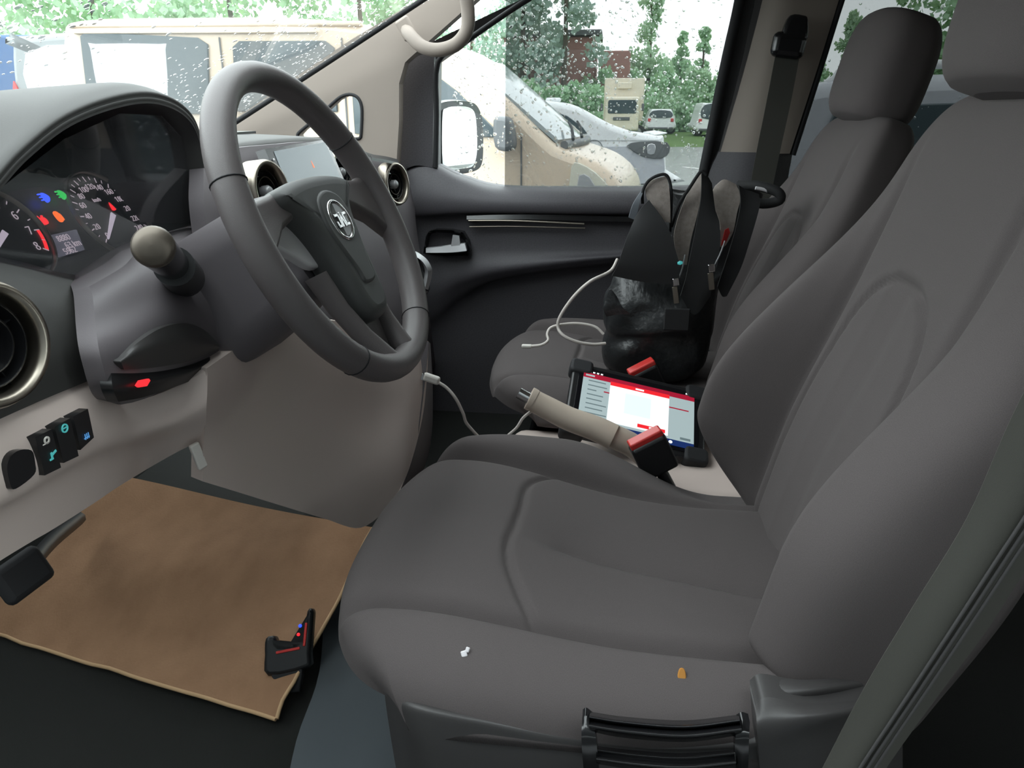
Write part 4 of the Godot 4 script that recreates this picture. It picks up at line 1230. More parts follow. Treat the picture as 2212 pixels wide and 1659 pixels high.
	g.rbox(Vector3(0.035, 0.075, 0.05), 0.014, at(Vector3(-0.3245, 0.6345, -1.275), Vector3(0, 0, 15)))
	part("knob", g, M.gloss_black, k2)
	g = Geo.new()
	g.tube([Vector3(-0.3234, 0.6141, -1.28), Vector3(-0.3397, 0.5421, -1.3), Vector3(-0.3648, 0.4832, -1.32)], 0.014, 0.02, 10, 4)
	part("shaft", g, M.black_plastic, k2)


func build_column_and_wheel() -> void:
	var wc := Vector3(-0.328, 0.7718, -0.8996)
	var wn := Vector3(0.898, 0.437, 0.048).normalized()
	var wx := Vector3.UP.cross(wn).normalized()
	var wy := wn.cross(wx)
	var F := Transform3D(Basis(wx, wy, wn), wc)
	# column shroud
	var sc := thing("steering_column", "dark grey steering column cover with a control stalk", "steering column", Vector3(-0.46, 0.6631, -0.7911))
	var g := Geo.new()
	var rings := []
	for e in [[-0.035, 0.105, 0.12, 0.0, 0.03], [-0.06, 0.125, 0.14, -0.005, 0.035], [-0.10, 0.14, 0.155, -0.012, 0.04], [-0.16, 0.15, 0.165, -0.02, 0.04], [-0.20, 0.15, 0.165, -0.02, 0.04]]:
		var q := PackedVector3Array()
		for p in Geo.rrect(e[1], e[2], e[4], 6):
			q.append(F * Vector3(p.x, p.y + e[3], e[0]))
		rings.append(q)
	g.loft(rings)
	part("column_cover", g, M.shroud_plastic, sc)
	g = Geo.new()
	g.sheet([[Vector3(-0.6, 0.7178, -0.8181), Vector3(-0.6, 0.7307, -0.8789), Vector3(-0.6, 0.7383, -0.9306), Vector3(-0.6, 0.7386, -1.0087), Vector3(-0.6, 0.739, -1.1133), Vector3(-0.6, 0.7269, -1.2898)], [Vector3(-0.53, 0.733, -0.7239), Vector3(-0.53, 0.7413, -0.7822), Vector3(-0.53, 0.7504, -0.8247), Vector3(-0.53, 0.7504, -0.8998), Vector3(-0.53, 0.751, -0.988), Vector3(-0.53, 0.7393, -1.1457)], [Vector3(-0.495, 0.7305, -0.6793), Vector3(-0.495, 0.7375, -0.7345), Vector3(-0.495, 0.7413, -0.7781), Vector3(-0.495, 0.7422, -0.8456), Vector3(-0.495, 0.7432, -0.924), Vector3(-0.495, 0.7296, -1.0727)], [Vector3(-0.475, 0.7115, -0.6485), Vector3(-0.475, 0.7117, -0.7115), Vector3(-0.475, 0.7128, -0.759), Vector3(-0.475, 0.7121, -0.8217), Vector3(-0.475, 0.71, -0.8999), Vector3(-0.475, 0.6934, -1.0339)], [Vector3(-0.46, 0.6981, -0.6265), Vector3(-0.46, 0.6937, -0.6903), Vector3(-0.46, 0.6912, -0.7453), Vector3(-0.46, 0.686, -0.8184), Vector3(-0.46, 0.6756, -0.9105), Vector3(-0.46, 0.6596, -1.0225)], [Vector3(-0.455, 0.68, -0.6207), Vector3(-0.455, 0.6694, -0.6833), Vector3(-0.455, 0.6613, -0.7516), Vector3(-0.455, 0.6543, -0.8335), Vector3(-0.455, 0.6458, -0.9325), Vector3(-0.455, 0.6327, -1.0369)], [Vector3(-0.46, 0.6485, -0.6319), Vector3(-0.46, 0.6348, -0.6902), Vector3(-0.46, 0.6256, -0.7706), Vector3(-0.46, 0.6179, -0.8575), Vector3(-0.46, 0.6136, -0.9496), Vector3(-0.46, 0.6092, -1.0605)], [Vector3(-0.49, 0.6154, -0.6856), Vector3(-0.49, 0.6001, -0.7486), Vector3(-0.49, 0.5924, -0.8277), Vector3(-0.49, 0.5867, -0.9232), Vector3(-0.49, 0.5816, -1.0238), Vector3(-0.49, 0.5747, -1.145)]], Vector3(-0.02, 0, 0), 6, 6)
	part("lower_cover", g, M.shroud_plastic, sc)
	g = Geo.new()
	g.sheet([[Vector3(-0.452, 0.6807, -0.6447), Vector3(-0.452, 0.6872, -0.6754), Vector3(-0.452, 0.6898, -0.7177), Vector3(-0.452, 0.683, -0.7618), Vector3(-0.452, 0.6659, -0.7977), Vector3(-0.452, 0.641, -0.8263)], [Vector3(-0.447, 0.6789, -0.6363), Vector3(-0.447, 0.6789, -0.6689), Vector3(-0.447, 0.6741, -0.7091), Vector3(-0.447, 0.6649, -0.7526), Vector3(-0.447, 0.6529, -0.79), Vector3(-0.447, 0.6401, -0.8185)], [Vector3(-0.452, 0.6683, -0.6456), Vector3(-0.452, 0.6594, -0.6756), Vector3(-0.452, 0.6494, -0.7153), Vector3(-0.452, 0.6403, -0.7599), Vector3(-0.452, 0.6363, -0.8005), Vector3(-0.452, 0.6344, -0.8292)]], Vector3(-0.012, 0, 0), 6, 6)
	part("knee_flap", g, M.dark_plastic, sc)
	g = Geo.new()
	g.sheet([[Vector3(-0.455, 0.6696, -0.6303), Vector3(-0.455, 0.6558, -0.6715), Vector3(-0.455, 0.643, -0.7187), Vector3(-0.455, 0.6325, -0.7735), Vector3(-0.455, 0.627, -0.8379)], [Vector3(-0.448, 0.6583, -0.6191), Vector3(-0.448, 0.6482, -0.658), Vector3(-0.448, 0.6386, -0.7054), Vector3(-0.448, 0.6297, -0.7597), Vector3(-0.448, 0.6258, -0.8353)], [Vector3(-0.455, 0.6398, -0.6333), Vector3(-0.455, 0.63, -0.6723), Vector3(-0.455, 0.6227, -0.7176), Vector3(-0.455, 0.6158, -0.7741), Vector3(-0.455, 0.615, -0.8539)]], Vector3(-0.012, 0, 0), 5, 6)
	part("dark_rim", g, M.black_plastic, sc)
	g = pane([Vector3(-0.443, 0.6518, -0.647), Vector3(-0.443, 0.6548, -0.6532), Vector3(-0.443, 0.6516, -0.6682), Vector3(-0.443, 0.6491, -0.67), Vector3(-0.443, 0.6456, -0.6633), Vector3(-0.443, 0.6489, -0.65)], Vector3(-0.002, 0, 0))
	part("warning_mark", g, M.led_red, sc, "small red warning mark")
	# stalk
	var st := Node3D.new()
	st.name = "control_stalk"
	sc.add_child(st)
	st.position = Vector3(-0.46, 0.7332, -0.7851) - sc.position
	g = Geo.new()
	g.tube([Vector3(-0.475, 0.7221, -0.8122), Vector3(-0.45, 0.739, -0.762), Vector3(-0.43, 0.7539, -0.7197)], 0.022, 0.020, 24, 3)
	part("collar", g, M.black_plastic, st)
	g = Geo.new()
	g.tube([Vector3(-0.44, 0.7485, -0.7395), Vector3(-0.42, 0.7672, -0.6907), Vector3(-0.4, 0.7874, -0.6404)], 0.0150, 0.0185, 24, 4)
	part("barrel", g, M.gloss_black, st)
	g = Geo.new()
	var tip := Vector3(-0.4, 0.7874, -0.6404)
	var ax := (tip - Vector3(-0.44, 0.7485, -0.7395)).normalized()
	var tf := frame_of(tip, ax.cross(Vector3.UP).normalized(), ax)
	g.lathe([Vector2(0.0186, -0.006), Vector2(0.0186, 0.0), Vector2(0.016, 0.004), Vector2(0.009, 0.0065), Vector2(0.0001, 0.007)], tf, 28)
	part("end_cap", g, M.bronze, st, "bronze-toned stalk end cap")

	# wheel
	var w := thing("steering_wheel", "dark grey leather steering wheel with a round silver emblem", "steering wheel", wc)
	g = Geo.new()
	var path := []
	for k in 72:
		var a := TAU * k / 72
		path.append(Vector3(cos(a), sin(a), 0) * 0.185)
	rings = []
	for k in 120:
		var a := TAU * k / 120
		var o := Vector3(cos(a), sin(a), 0)
		var q := PackedVector3Array()
		for j in 20:
			var b := TAU * j / 20
			q.append(F * (o * (0.1845 + 0.0165 * cos(b)) + Vector3(0, 0, 0.0185 * sin(b))))
		rings.append(q)
	g.grid(rings, true, true)
	part("rim", g, M.wheel_leather, w)
	for deg in [158.0, 33.0, 232.0, 305.0]:
		g = Geo.new()
		var o := Vector3(cos(deg_to_rad(deg)), sin(deg_to_rad(deg)), 0)
		var q := []
		for j in 20:
			var b := TAU * j / 20
			q.append(F * (o * (0.1845 + 0.0166 * cos(b)) + Vector3(0, 0, 0.0186 * sin(b))))
		g.tube(q, 0.0009, 0.0009, 6, 1, true)
		part("rim_joint", g, M.rubber, w)
	# hub cover
	var out := poly2([-0.092, 0.052, -0.05, 0.06, 0, 0.062, 0.05, 0.06, 0.092, 0.052, 0.094, 0.036, 0.08, 0.025, 0.065, 0.009, 0.054, -0.012, 0.047, -0.038, 0.043, -0.07, 0.036, -0.102, 0.022, -0.12, 0, -0.124, -0.022, -0.12, -0.036, -0.102, -0.043, -0.07, -0.047, -0.038, -0.054, -0.012, -0.065, 0.009, -0.08, 0.025, -0.094, 0.036])
	g = Geo.new()
	g.prism(round2(out, 4), 0.045, 0.016, F * at(Vector3(0, 0, -0.012)), true, 5)
	part("hub_cover", g, M.hub_plastic, w)
	# raised tongue below the emblem
	g = Geo.new()
	g.prism(round2(poly2([-0.030, 0.030, 0.0, 0.040, 0.030, 0.030, 0.040, 0.0, 0.032, -0.03, 0.020, -0.06, 0.016, -0.078, -0.016, -0.078, -0.020, -0.06, -0.032, -0.03, -0.040, 0.0]), 4), 0.010, 0.004, F * at(Vector3(0, 0, 0.0085)), false, 3)
	part("hub_tongue", g, M.hub_plastic, w)
	for sgn in [-1, 1]:
		g = Geo.new()
		rings = []
		for e in [[0.066, 0.056, 0.022, 0.015, -0.014], [0.105, 0.052, 0.012, 0.013, -0.016], [0.15, 0.048, -0.012, 0.012, -0.013], [0.178, 0.054, -0.046, 0.010, -0.008]]:
			var q := PackedVector3Array()
			for p in Geo.rrect(e[1] - e[2], e[3] * 2, 0.009, 4):
				q.append(F * Vector3(e[0] * sgn, p.x + (e[1] + e[2]) / 2, p.y + e[4]))
			rings.append(q)
		g.loft(rings)
		part("spoke", g, M.wheel_leather, w)
		# silver inlay under the side spoke
		g = Geo.new()
		g.prism(round2(poly2([sgn * 0.110, 0.026, sgn * 0.085, 0.034, sgn * 0.060, 0.018, sgn * 0.046, -0.010, sgn * 0.040, -0.036, sgn * 0.062, -0.034, sgn * 0.088, -0.016, sgn * 0.112, 0.004]), 3), 0.012, 0.003, F * at(Vector3(0, 0, -0.024)))
		part("spoke_inlay", g, M.inlay_grey, w, "pale grey inlay beside the hub")
		# lower spoke rib
		g = Geo.new()
		rings = []
		for e in [[0.058, -0.045, 0.012, -0.022], [0.050, -0.09, 0.011, -0.020], [0.040, -0.13, 0.011, -0.014], [0.030, -0.165, 0.013, -0.006], [0.028, -0.182, 0.014, 0.0]]:
			var q := PackedVector3Array()
			for j in 14:
				var b := TAU * j / 14
				q.append(F * Vector3(e[0] * sgn + cos(b) * e[2], e[1], e[3] + sin(b) * e[2] * 1.2))
			rings.append(q)
		g.loft(rings)
		part("lower_spoke", g, M.wheel_leather, w)
	g = Geo.new()
	g.prism(poly2([-0.045, -0.10, 0.045, -0.10, 0.026, -0.178, -0.026, -0.178]), 0.012, 0.003, F * at(Vector3(0, 0, -0.022)))
	part("lower_plate", g, M.wheel_leather, w)
	# emblem
	var e0 := F * at(Vector3(0, 0.001, 0.0135))
	var em := Node3D.new()
	em.name = "emblem"
	w.add_child(em)
	em.position = e0.origin - wc
	em.set_meta("label", "round silver emblem with three letters")
	var turn := e0 * at(Vector3.ZERO, Vector3(90, 0, 0))
	g = Geo.new()
	g.lathe([Vector2(0.0205, -0.002), Vector2(0.0225, 0.0012), Vector2(0.0245, 0.0018), Vector2(0.0262, 0.0), Vector2(0.0262, -0.004)], turn, 40, false)
	part("ring", g, M.chrome, em)
	g = Geo.new()
	g.prism(disc2(0.022, 36), 0.004, 0.0005, e0 * at(Vector3(0, 0, -0.0025)))
	part("backing", g, M.gloss_black, em)
	g = Geo.new()
	var half := PackedVector2Array()
	half.append(Vector2(-0.002, 0.0205))
	for k in 17:
		var a := PI / 2 - PI * k / 16.0 * 1.08
		half.append(Vector2(cos(a), sin(a)) * 0.0205)
	half.append(Vector2(-0.004, -0.004))
	g.prism(half, 0.001, 0.0002, e0 * at(Vector3(0, 0, -0.0002)))
	part("silver_field", g, M.silver_paint, em)
	var strokes := [[[-0.0150, 0.0062, -0.0068, 0.0062, -0.0068, -0.0075, -0.0150, -0.0075, -0.0150, -0.003]], [[-0.0042, -0.0078, -0.0004, 0.0070, 0.0036, -0.0078]], [[0.0150, 0.0062, 0.0068, 0.0062, 0.0068, -0.0075, 0.0150, -0.0075]]]
	for s in strokes:
		g = Geo.new()
		for line in s:
			for i in range(0, line.size() - 2, 2):
				var a := Vector3(line[i], line[i + 1], 0.0012)
				var b := Vector3(line[i + 2], line[i + 3], 0.0012)
				var dd := (b - a)
				g.rbox(Vector3(dd.length() + 0.0036, 0.0036, 0.0018), 0.0004, e0 * Transform3D(Basis(Vector3.BACK, atan2(dd.y, dd.x)), (a + b) / 2), 1)
		part("letter", g, M.chrome, em)


func build_cluster() -> void:
	var t := thing("instrument_cluster", "lit instrument cluster with a rev counter and speedometer under the hood", "instrument cluster", Vector3(-0.645, 0.7717, -0.9501))
	var g := Geo.new()
	var gn := Vector3(cos(deg_to_rad(33.0)), sin(deg_to_rad(33.0)), 0)
	var tilt := Basis(Vector3(0, 0, -1), Vector3(-gn.y, gn.x, 0), gn)
	var bo := []
	for p in [Vector3(-0.6391, 0.7517, -0.6475), Vector3(-0.6803, 0.815, -0.7343), Vector3(-0.6998, 0.8452, -0.8443), Vector3(-0.7248, 0.8836, -0.9844), Vector3(-0.7424, 0.9107, -1.1502), Vector3(-0.7445, 0.914, -1.275), Vector3(-0.712, 0.8638, -1.2985), Vector3(-0.6615, 0.7862, -1.2291), Vector3(-0.6045, 0.6983, -1.1256), Vector3(-0.603, 0.6961, -0.9237), Vector3(-0.5982, 0.6886, -0.802), Vector3(-0.614, 0.7129, -0.6993)]:
		bo.append(p)
	g = pane(bo, -gn * 0.006)
	part("face", g, M.black_plastic, t)
	for which in 2:
		var c: Vector3 = Vector3(-0.645, 0.7717, -0.9501) if which == 0 else Vector3(-0.6473, 0.7754, -0.7629)
		var r := 0.062 if which == 0 else 0.056
		var F := Transform3D(tilt, c)
		var d := Node3D.new()
		d.name = "speedometer" if which == 0 else "rev_counter"
		t.add_child(d)
		d.position = c - t.position
		g = Geo.new()
		g.prism(disc2(r, 48), 0.004, 0.001, F * at(Vector3(0, 0, -0.002)))
		part("dial", g, M.black_plastic, d)
		g = Geo.new()
		g.lathe([Vector2(r, 0.0), Vector2(r + 0.001, 0.005), Vector2(r + 0.003, 0.005), Vector2(r + 0.004, 0.0)], F * at(Vector3.ZERO, Vector3(90, 0, 0)), 64, false)
		part("dial_ring", g, M.satin_metal, d)
		var count := 25 if which == 0 else 17
		var sweep := 250.0
		for k in count:
			var a := deg_to_rad(215.0 - sweep * k / (count - 1.0))
			var big := k % 2 == 0
			g = Geo.new()
			var l := 0.0075 if big else 0.005
			g.rbox(Vector3(l, 0.0014 if big else 0.001, 0.0006), 0.0002, F * Transform3D(Basis(Vector3.BACK, a), Vector3(cos(a), sin(a), 0) * (r - 0.004 - l / 2) + Vector3(0, 0, 0.001)), 1)
			part("tick", g, M.gauge_print, d)
			if big:
				g = Geo.new()
				var s := str(k * 10) if which == 0 else str(k / 2)
				g.text(s, 0.0075 if which == 0 else 0.010, F * at(Vector3(cos(a), sin(a), 0) * (r - (0.019 if which == 0 else 0.018)) + Vector3(0, 0, 0.001)))
				part("numeral", g, M.gauge_print, d)
		g = Geo.new()
		var na := deg_to_rad(215.0 if which == 0 else 210.0)
		var nd := Vector3(cos(na), sin(na), 0)
		var ns := Vector3(-nd.y, nd.x, 0)
		g.loft([PackedVector3Array([F * (ns * 0.0035 + Vector3(0, 0, 0.003)), F * (-ns * 0.0035 + Vector3(0, 0, 0.003)), F * (-ns * 0.0035 + Vector3(0, 0, 0.005)), F * (ns * 0.0035 + Vector3(0, 0, 0.005))]), PackedVector3Array([F * (nd * 0.052 + ns * 0.0012 + Vector3(0, 0, 0.003)), F * (nd * 0.052 - ns * 0.0012 + Vector3(0, 0, 0.003)), F * (nd * 0.052 - ns * 0.0012 + Vector3(0, 0, 0.005)), F * (nd * 0.052 + ns * 0.0012 + Vector3(0, 0, 0.005))])])
		part("needle", g, M.needle_glow, d)
		if which == 1:
			g = Geo.new()
			var o := []
			var i2 := []
			for k in 13:
				var a := deg_to_rad(215.0 - sweep * (14.0 + 2.0 * k / 12.0) / 16.0)
				o.append(F * (Vector3(cos(a), sin(a), 0) * (r - 0.004) + Vector3(0, 0, 0.0012)))
				i2.append(F * (Vector3(cos(a), sin(a), 0) * (r - 0.009) + Vector3(0, 0, 0.0012)))
			g.grid([PackedVector3Array(o), PackedVector3Array(i2)])
			part("red_zone", g, M.led_red, d)
		else:
			g = Geo.new()
			g.text("km/h", 0.005, F * at(Vector3(-0.006, 0.024, 0.001)))
			part("numeral", g, M.gauge_print, d)
			g = Geo.new()
			g.prism(round2(poly2([-0.004, -0.004, 0.0, 0.006, 0.004, -0.004, 0.002, -0.006, -0.002, -0.006]), 3), 0.001, 0.0002, F * at(Vector3(0.013, 0.012, 0.001)))
			part("brake_warning", g, M.led_red, d)
			for k in 2:
				g = Geo.new()
				g.rbox(Vector3(0.002, 0.013 - 0.004 * k, 0.001), 0.0003, F * at(Vector3(0.024 + 0.006 * k, -0.045, 0.001), Vector3(0, 0, 12)), 1)
				part("fuel_bar", g, M.gauge_print, d)
	var lamp := func(called: String, p: Vector3, m: Material, shape: Array) -> void:
		var q := Geo.new()
		q.prism(round2(poly2(shape), 3), 0.0012, 0.0003, Transform3D(tilt, p))
		part(called, q, m, t)
	var hl := [-0.003, 0.0055, 0.003, 0.0055, 0.0075, 0.0, 0.003, -0.0055, -0.003, -0.0055]
	lamp.call("high_beam_light", Vector3(-0.6635, 0.8039, -0.8588), M.led_blue, hl)
	lamp.call("side_lamp_light", Vector3(-0.6637, 0.8042, -0.8886), M.led_green, hl)
	for k in 3:
		lamp.call("high_beam_light", Vector3(-0.6642, 0.805, -0.853) + tilt.y * 0.0038 * (k - 1), M.led_blue, [-0.0022, 0.0007, 0.0022, 0.0007, 0.0022, -0.0007, -0.0022, -0.0007])
		lamp.call("side_lamp_light", Vector3(-0.6644, 0.8053, -0.8832) + tilt.y * 0.0038 * (k - 1), M.led_green, [-0.0018, 0.0007, 0.0018, 0.0007, 0.0018, -0.0007, -0.0018, -0.0007])
	lamp.call("battery_light", Vector3(-0.6487, 0.7811, -0.8284), M.led_red, [-0.006, 0.0035, 0.006, 0.0035, 0.006, -0.0045, -0.006, -0.0045])
	for k in 2:
		lamp.call("battery_light", Vector3(-0.6487, 0.7811, -0.8284) + tilt.y * 0.0055 + tilt.x * (0.007 * k - 0.0035), M.led_red, [-0.0014, 0.001, 0.0014, 0.001, 0.0014, -0.001, -0.0014, -0.001])
	lamp.call("fuel_light", Vector3(-0.6494, 0.7822, -0.8568), M.led_orange, [-0.0042, 0.006, 0.0036, 0.006, 0.0036, -0.006, -0.0042, -0.006])
	lamp.call("fuel_light", Vector3(-0.649, 0.7816, -0.8618), M.led_orange, [-0.001, 0.004, 0.001, 0.003, 0.0012, -0.004, -0.0008, -0.004])
	g = pane([Vector3(-0.6382, 0.765, -0.8268), Vector3(-0.6384, 0.7652, -0.87), Vector3(-0.6239, 0.743, -0.8575), Vector3(-0.6235, 0.7423, -0.8111)], Vector3(-0.003, 0, 0))
	part("trip_display", g, M.gauge_lcd, t)
	var lines := [["8880", 138, 514], ["63 km", 156, 529], ["5962", 156, 543]]
	for l in lines:
		g = Geo.new()
		g.text(l[0], 0.0075, Transform3D(tilt, {"8880": Vector3(-0.6334, 0.7603, -0.8372), "63 km": Vector3(-0.6281, 0.7521, -0.8448), "5962": Vector3(-0.6245, 0.7465, -0.833)}[l[0]]))
		part("display_digits", g, M.gauge_print, t)
	g = pane([Vector3(-0.55, 0.8266, -0.6019), Vector3(-0.55, 0.8365, -0.6632), Vector3(-0.55, 0.874, -0.7569), Vector3(-0.55, 0.8982, -0.858), Vector3(-0.55, 0.8953, -0.9429), Vector3(-0.55, 0.8608, -0.9941), Vector3(-0.55, 0.7938, -1.0137), Vector3(-0.55, 0.7493, -1.0197), Vector3(-0.55, 0.7489, -0.8816), Vector3(-0.55, 0.7333, -0.7531), Vector3(-0.55, 0.7583, -0.6699), Vector3(-0.55, 0.7878, -0.6001)], Vector3(-0.001, 0, 0))
	part("clear_lens", g, M.cluster_lens, t)


# ---------------------------------------------------------------- console and loose things
func build_console() -> void:
	var c := thing("centre_console", "low beige console between the two front seats", "console", Vector3(0.0, 0.06, -1.3))
	var g := Geo.new()
	g.rbox(Vector3(0.75, 0.24, 0.27), 0.03, at(Vector3(0.20, 0.18, -1.30)), 4)
	part("body", g, M.beige_plastic, c)
	g = Geo.new()
	g.rbox(Vector3(0.40, 0.14, 0.30), 0.03, at(Vector3(-0.36, 0.12, -1.32)), 4)
	part("front_tunnel", g, M.carpet, c)
	g = Geo.new()
	g.sheet([[Vector3(-0.2771, 0.5524, -1.16), Vector3(-0.3309, 0.4769, -1.4)], [Vector3(-0.2852, 0.4689, -1.145), Vector3(-0.3299, 0.3737, -1.4)], [Vector3(-0.2986, 0.3725, -1.12), Vector3(-0.3337, 0.2723, -1.38)], [Vector3(-0.3338, 0.2766, -1.12), Vector3(-0.3613, 0.1775, -1.36)]], Vector3(-0.02, 0, 0), 5, 3)
	part("stack_side", g, M.shroud_plastic, c)
	# parking brake
	var b := thing("parking_brake", "beige parking brake lever with a chrome release button", "parking brake", Vector3(0.0365, 0.3643, -1.17))
	g = Geo.new()
	g.tube([Vector3(-0.1151, 0.4503, -1.19), Vector3(-0.0887, 0.4367, -1.19), Vector3(-0.0496, 0.4199, -1.185), Vector3(-0.0071, 0.4075, -1.18), Vector3(0.0238, 0.3955, -1.175)], 0.0185, 0.0215, 18, 5)
	part("grip", g, M.brake_beige, b)
	g = Geo.new()
	g.tube([Vector3(0.0199, 0.3965, -1.18), Vector3(0.0587, 0.3777, -1.18), Vector3(0.0979, 0.3468, -1.17)], 0.020, 0.020, 14, 4)
	part("lever", g, M.brake_beige, b)
	g = Geo.new()
	g.tube([Vector3(-0.1353, 0.4608, -1.19), Vector3(-0.1244, 0.4548, -1.19), Vector3(-0.112, 0.4488, -1.19)], 0.0095, 0.0095, 16, 3)
	part("release_button", g, M.chrome, b, "chrome release button")
	g = Geo.new()
	g.tube([Vector3(-0.1175, 0.4518, -1.19), Vector3(-0.1144, 0.4503, -1.19), Vector3(-0.1105, 0.448, -1.19)], 0.0195, 0.0195, 18, 2)
	part("end_collar", g, M.brake_beige, b)

	# belt buckles
	for k in 2:
		var o: Vector3 = Vector3(0.0763, 0.4068, -1.135) if k == 0 else Vector3(0.0808, 0.4156, -1.47)
		var base: Vector3 = Vector3(0.0991, 0.3596, -1.14) if k == 0 else Vector3(0.1062, 0.3641, -1.48)
		var up := (o - base).normalized()
		var bk := thing("belt_buckle", "black driver belt buckle with a red button beside the tablet" if k == 0 else "passenger belt buckle with a red button half hidden behind the tablet", "belt buckle", base, "seat belt buckles")
		var F := frame_of((o + base) / 2, Vector3(0.86, 0.45, -0.2), up)
		g = Geo.new()
		g.rbox(Vector3(0.060, (o - base).length() + 0.01, 0.03), 0.006, F, 3)
		part("housing", g, M.black_plastic, bk)
		g = Geo.new()
		g.rbox(Vector3(0.056, 0.012, 0.024), 0.003, F * at(Vector3(0, (o - base).length() / 2 + 0.008, 0)), 3)
		part("release_button", g, M.red_plastic, bk, "red release button")
		g = Geo.new()
		g.tube([base, base - up * 0.06, base - up * 0.06 + Vector3(0, -0.06, -0.01)], 0.010, 0.010, 8, 3)
		part("stem", g, M.black_plastic, bk)


func build_small_things() -> void:
	build_tablet()
	build_backpack()
	build_cables()
	# cardboard sheet on the driver floor
	var a := Vector3(-0.4484, 0.075, -0.836)
	var b := Vector3(-1.0475, 0.075, -0.9785)
	var c := Vector3(-0.3938, 0.2032, -1.16)
	var d := b + (c - a) + Vector3(0.02, 0, 0)
	var t := thing("cardboard_sheet", "brown cardboard sheet covering the driver footwell", "cardboard", (a + b + c + d) / 4)
	var up := (c - a).cross(b - a).normalized()
	if up.y < 0:
		up = -up
	var g := Geo.new()
	var rows := []
	var rng := RandomNumberGenerator.new()
	rng.seed = 4
	for i in 13:
		var row := PackedVector3Array()
		for j in 17:
			var p := a.lerp(b, j / 16.0).lerp(c.lerp(d, j / 16.0), i / 12.0)
			if i == 0 or j == 0:
				p += Vector3(rng.randf_range(-0.0025, 0.0025), 0, rng.randf_range(-0.0025, 0.0025))
			row.append(p + up * (0.004 * sin(i * 0.7 + j * 0.4)))
		rows.append(Array(row))
	g.sheet(rows, -up * 0.004, 2, 2)
	part("sheet", g, M.cardboard, t)
	g = Geo.new()
	var e1 := []
	var e2 := []
	for j in 17:
		e1.append(rows[0][j] + up * 0.0 - (c - a).normalized() * 0.001 - up * 0.002)
	for i in 13:
		e2.append(rows[i][0] - up * 0.002 - (b - a).normalized() * 0.001)
	g.tube(e1, 0.0032, 0.0032, 6, 2)
	g.tube(e2, 0.0032, 0.0032, 6, 2)
	part("cut_edge", g, M.cardboard_edge, t, "pale corrugated cut edge")
	# diagnostic plug lying on the cardboard
	var o := Vector3(-0.4551, 0.115, -0.9183)
	var p := thing("diagnostic_plug", "black diagnostic plug with red trim and tiny red and blue lights", "diagnostic plug", o)
	var F := frame_of(o, Vector3(0.9, 0.12, -0.25), Vector3(0.1, 0.75, -0.6))
	g = Geo.new()
	g.prism(round2(poly2([-0.032, -0.02, 0.028, -0.02, 0.034, 0.0, 0.043, 0.045, 0.045, 0.062, 0.036, 0.062, 0.022, 0.022, -0.01, 0.020, -0.016, 0.034, -0.030, 0.034, -0.034, 0.01]), 3), 0.026, 0.006, F)
	part("body", g, M.black_plastic, p)
	g = Geo.new()
	g.prism(poly2([-0.018, -0.050, 0.012, -0.052, 0.020, -0.018, -0.028, -0.018]), 0.022, 0.004, F)
	part("connector", g, M.rubber, p)
	g = Geo.new()
	g.rbox(Vector3(0.036, 0.004, 0.002), 0.0008, F * at(Vector3(0.002, 0.010, 0.0135)), 1)
	g.rbox(Vector3(0.004, 0.034, 0.002), 0.0008, F * at(Vector3(0.030, 0.028, 0.0135), Vector3(0, 0, -12)), 1)
	part("red_trim", g, M.red_plastic, p)
	for k in 2:
		g = Geo.new()
		g.lathe([Vector2(0.0026, 0), Vector2(0.0024, 0.002), Vector2(0.0001, 0.003)], F * at(Vector3(0.020 + 0.004 * k, 0.030 + 0.012 * k, 0.0135), Vector3(90, 0, 0)), 10)
		part("indicator_light", g, M.led_red if k == 0 else M.led_blue, p, "tiny red light" if k == 0 else "tiny blue light")
	# pedals
	var pd := thing("brake_pedal", "dark rubber brake pedal above the cardboard sheet", "pedal", Vector3(-0.72, 0.3505, -0.757))
	g = Geo.new()
	g.rbox(Vector3(0.066, 0.05, 0.018), 0.012, frame_of(Vector3(-0.7, 0.3606, -0.7368), Vector3(0.2, 0.1, -0.95), Vector3(-0.4, 0.9, 0)), 3)
	part("pad", g, M.rubber, pd)
	g = Geo.new()
	g.tube([Vector3(-0.71, 0.3544, -0.7575), Vector3(-0.8, 0.2991, -0.9059), Vector3(-0.92, 0.2123, -1.1157)], 0.010, 0.012, 8, 3)
	part("arm", g, M.black_plastic, pd)


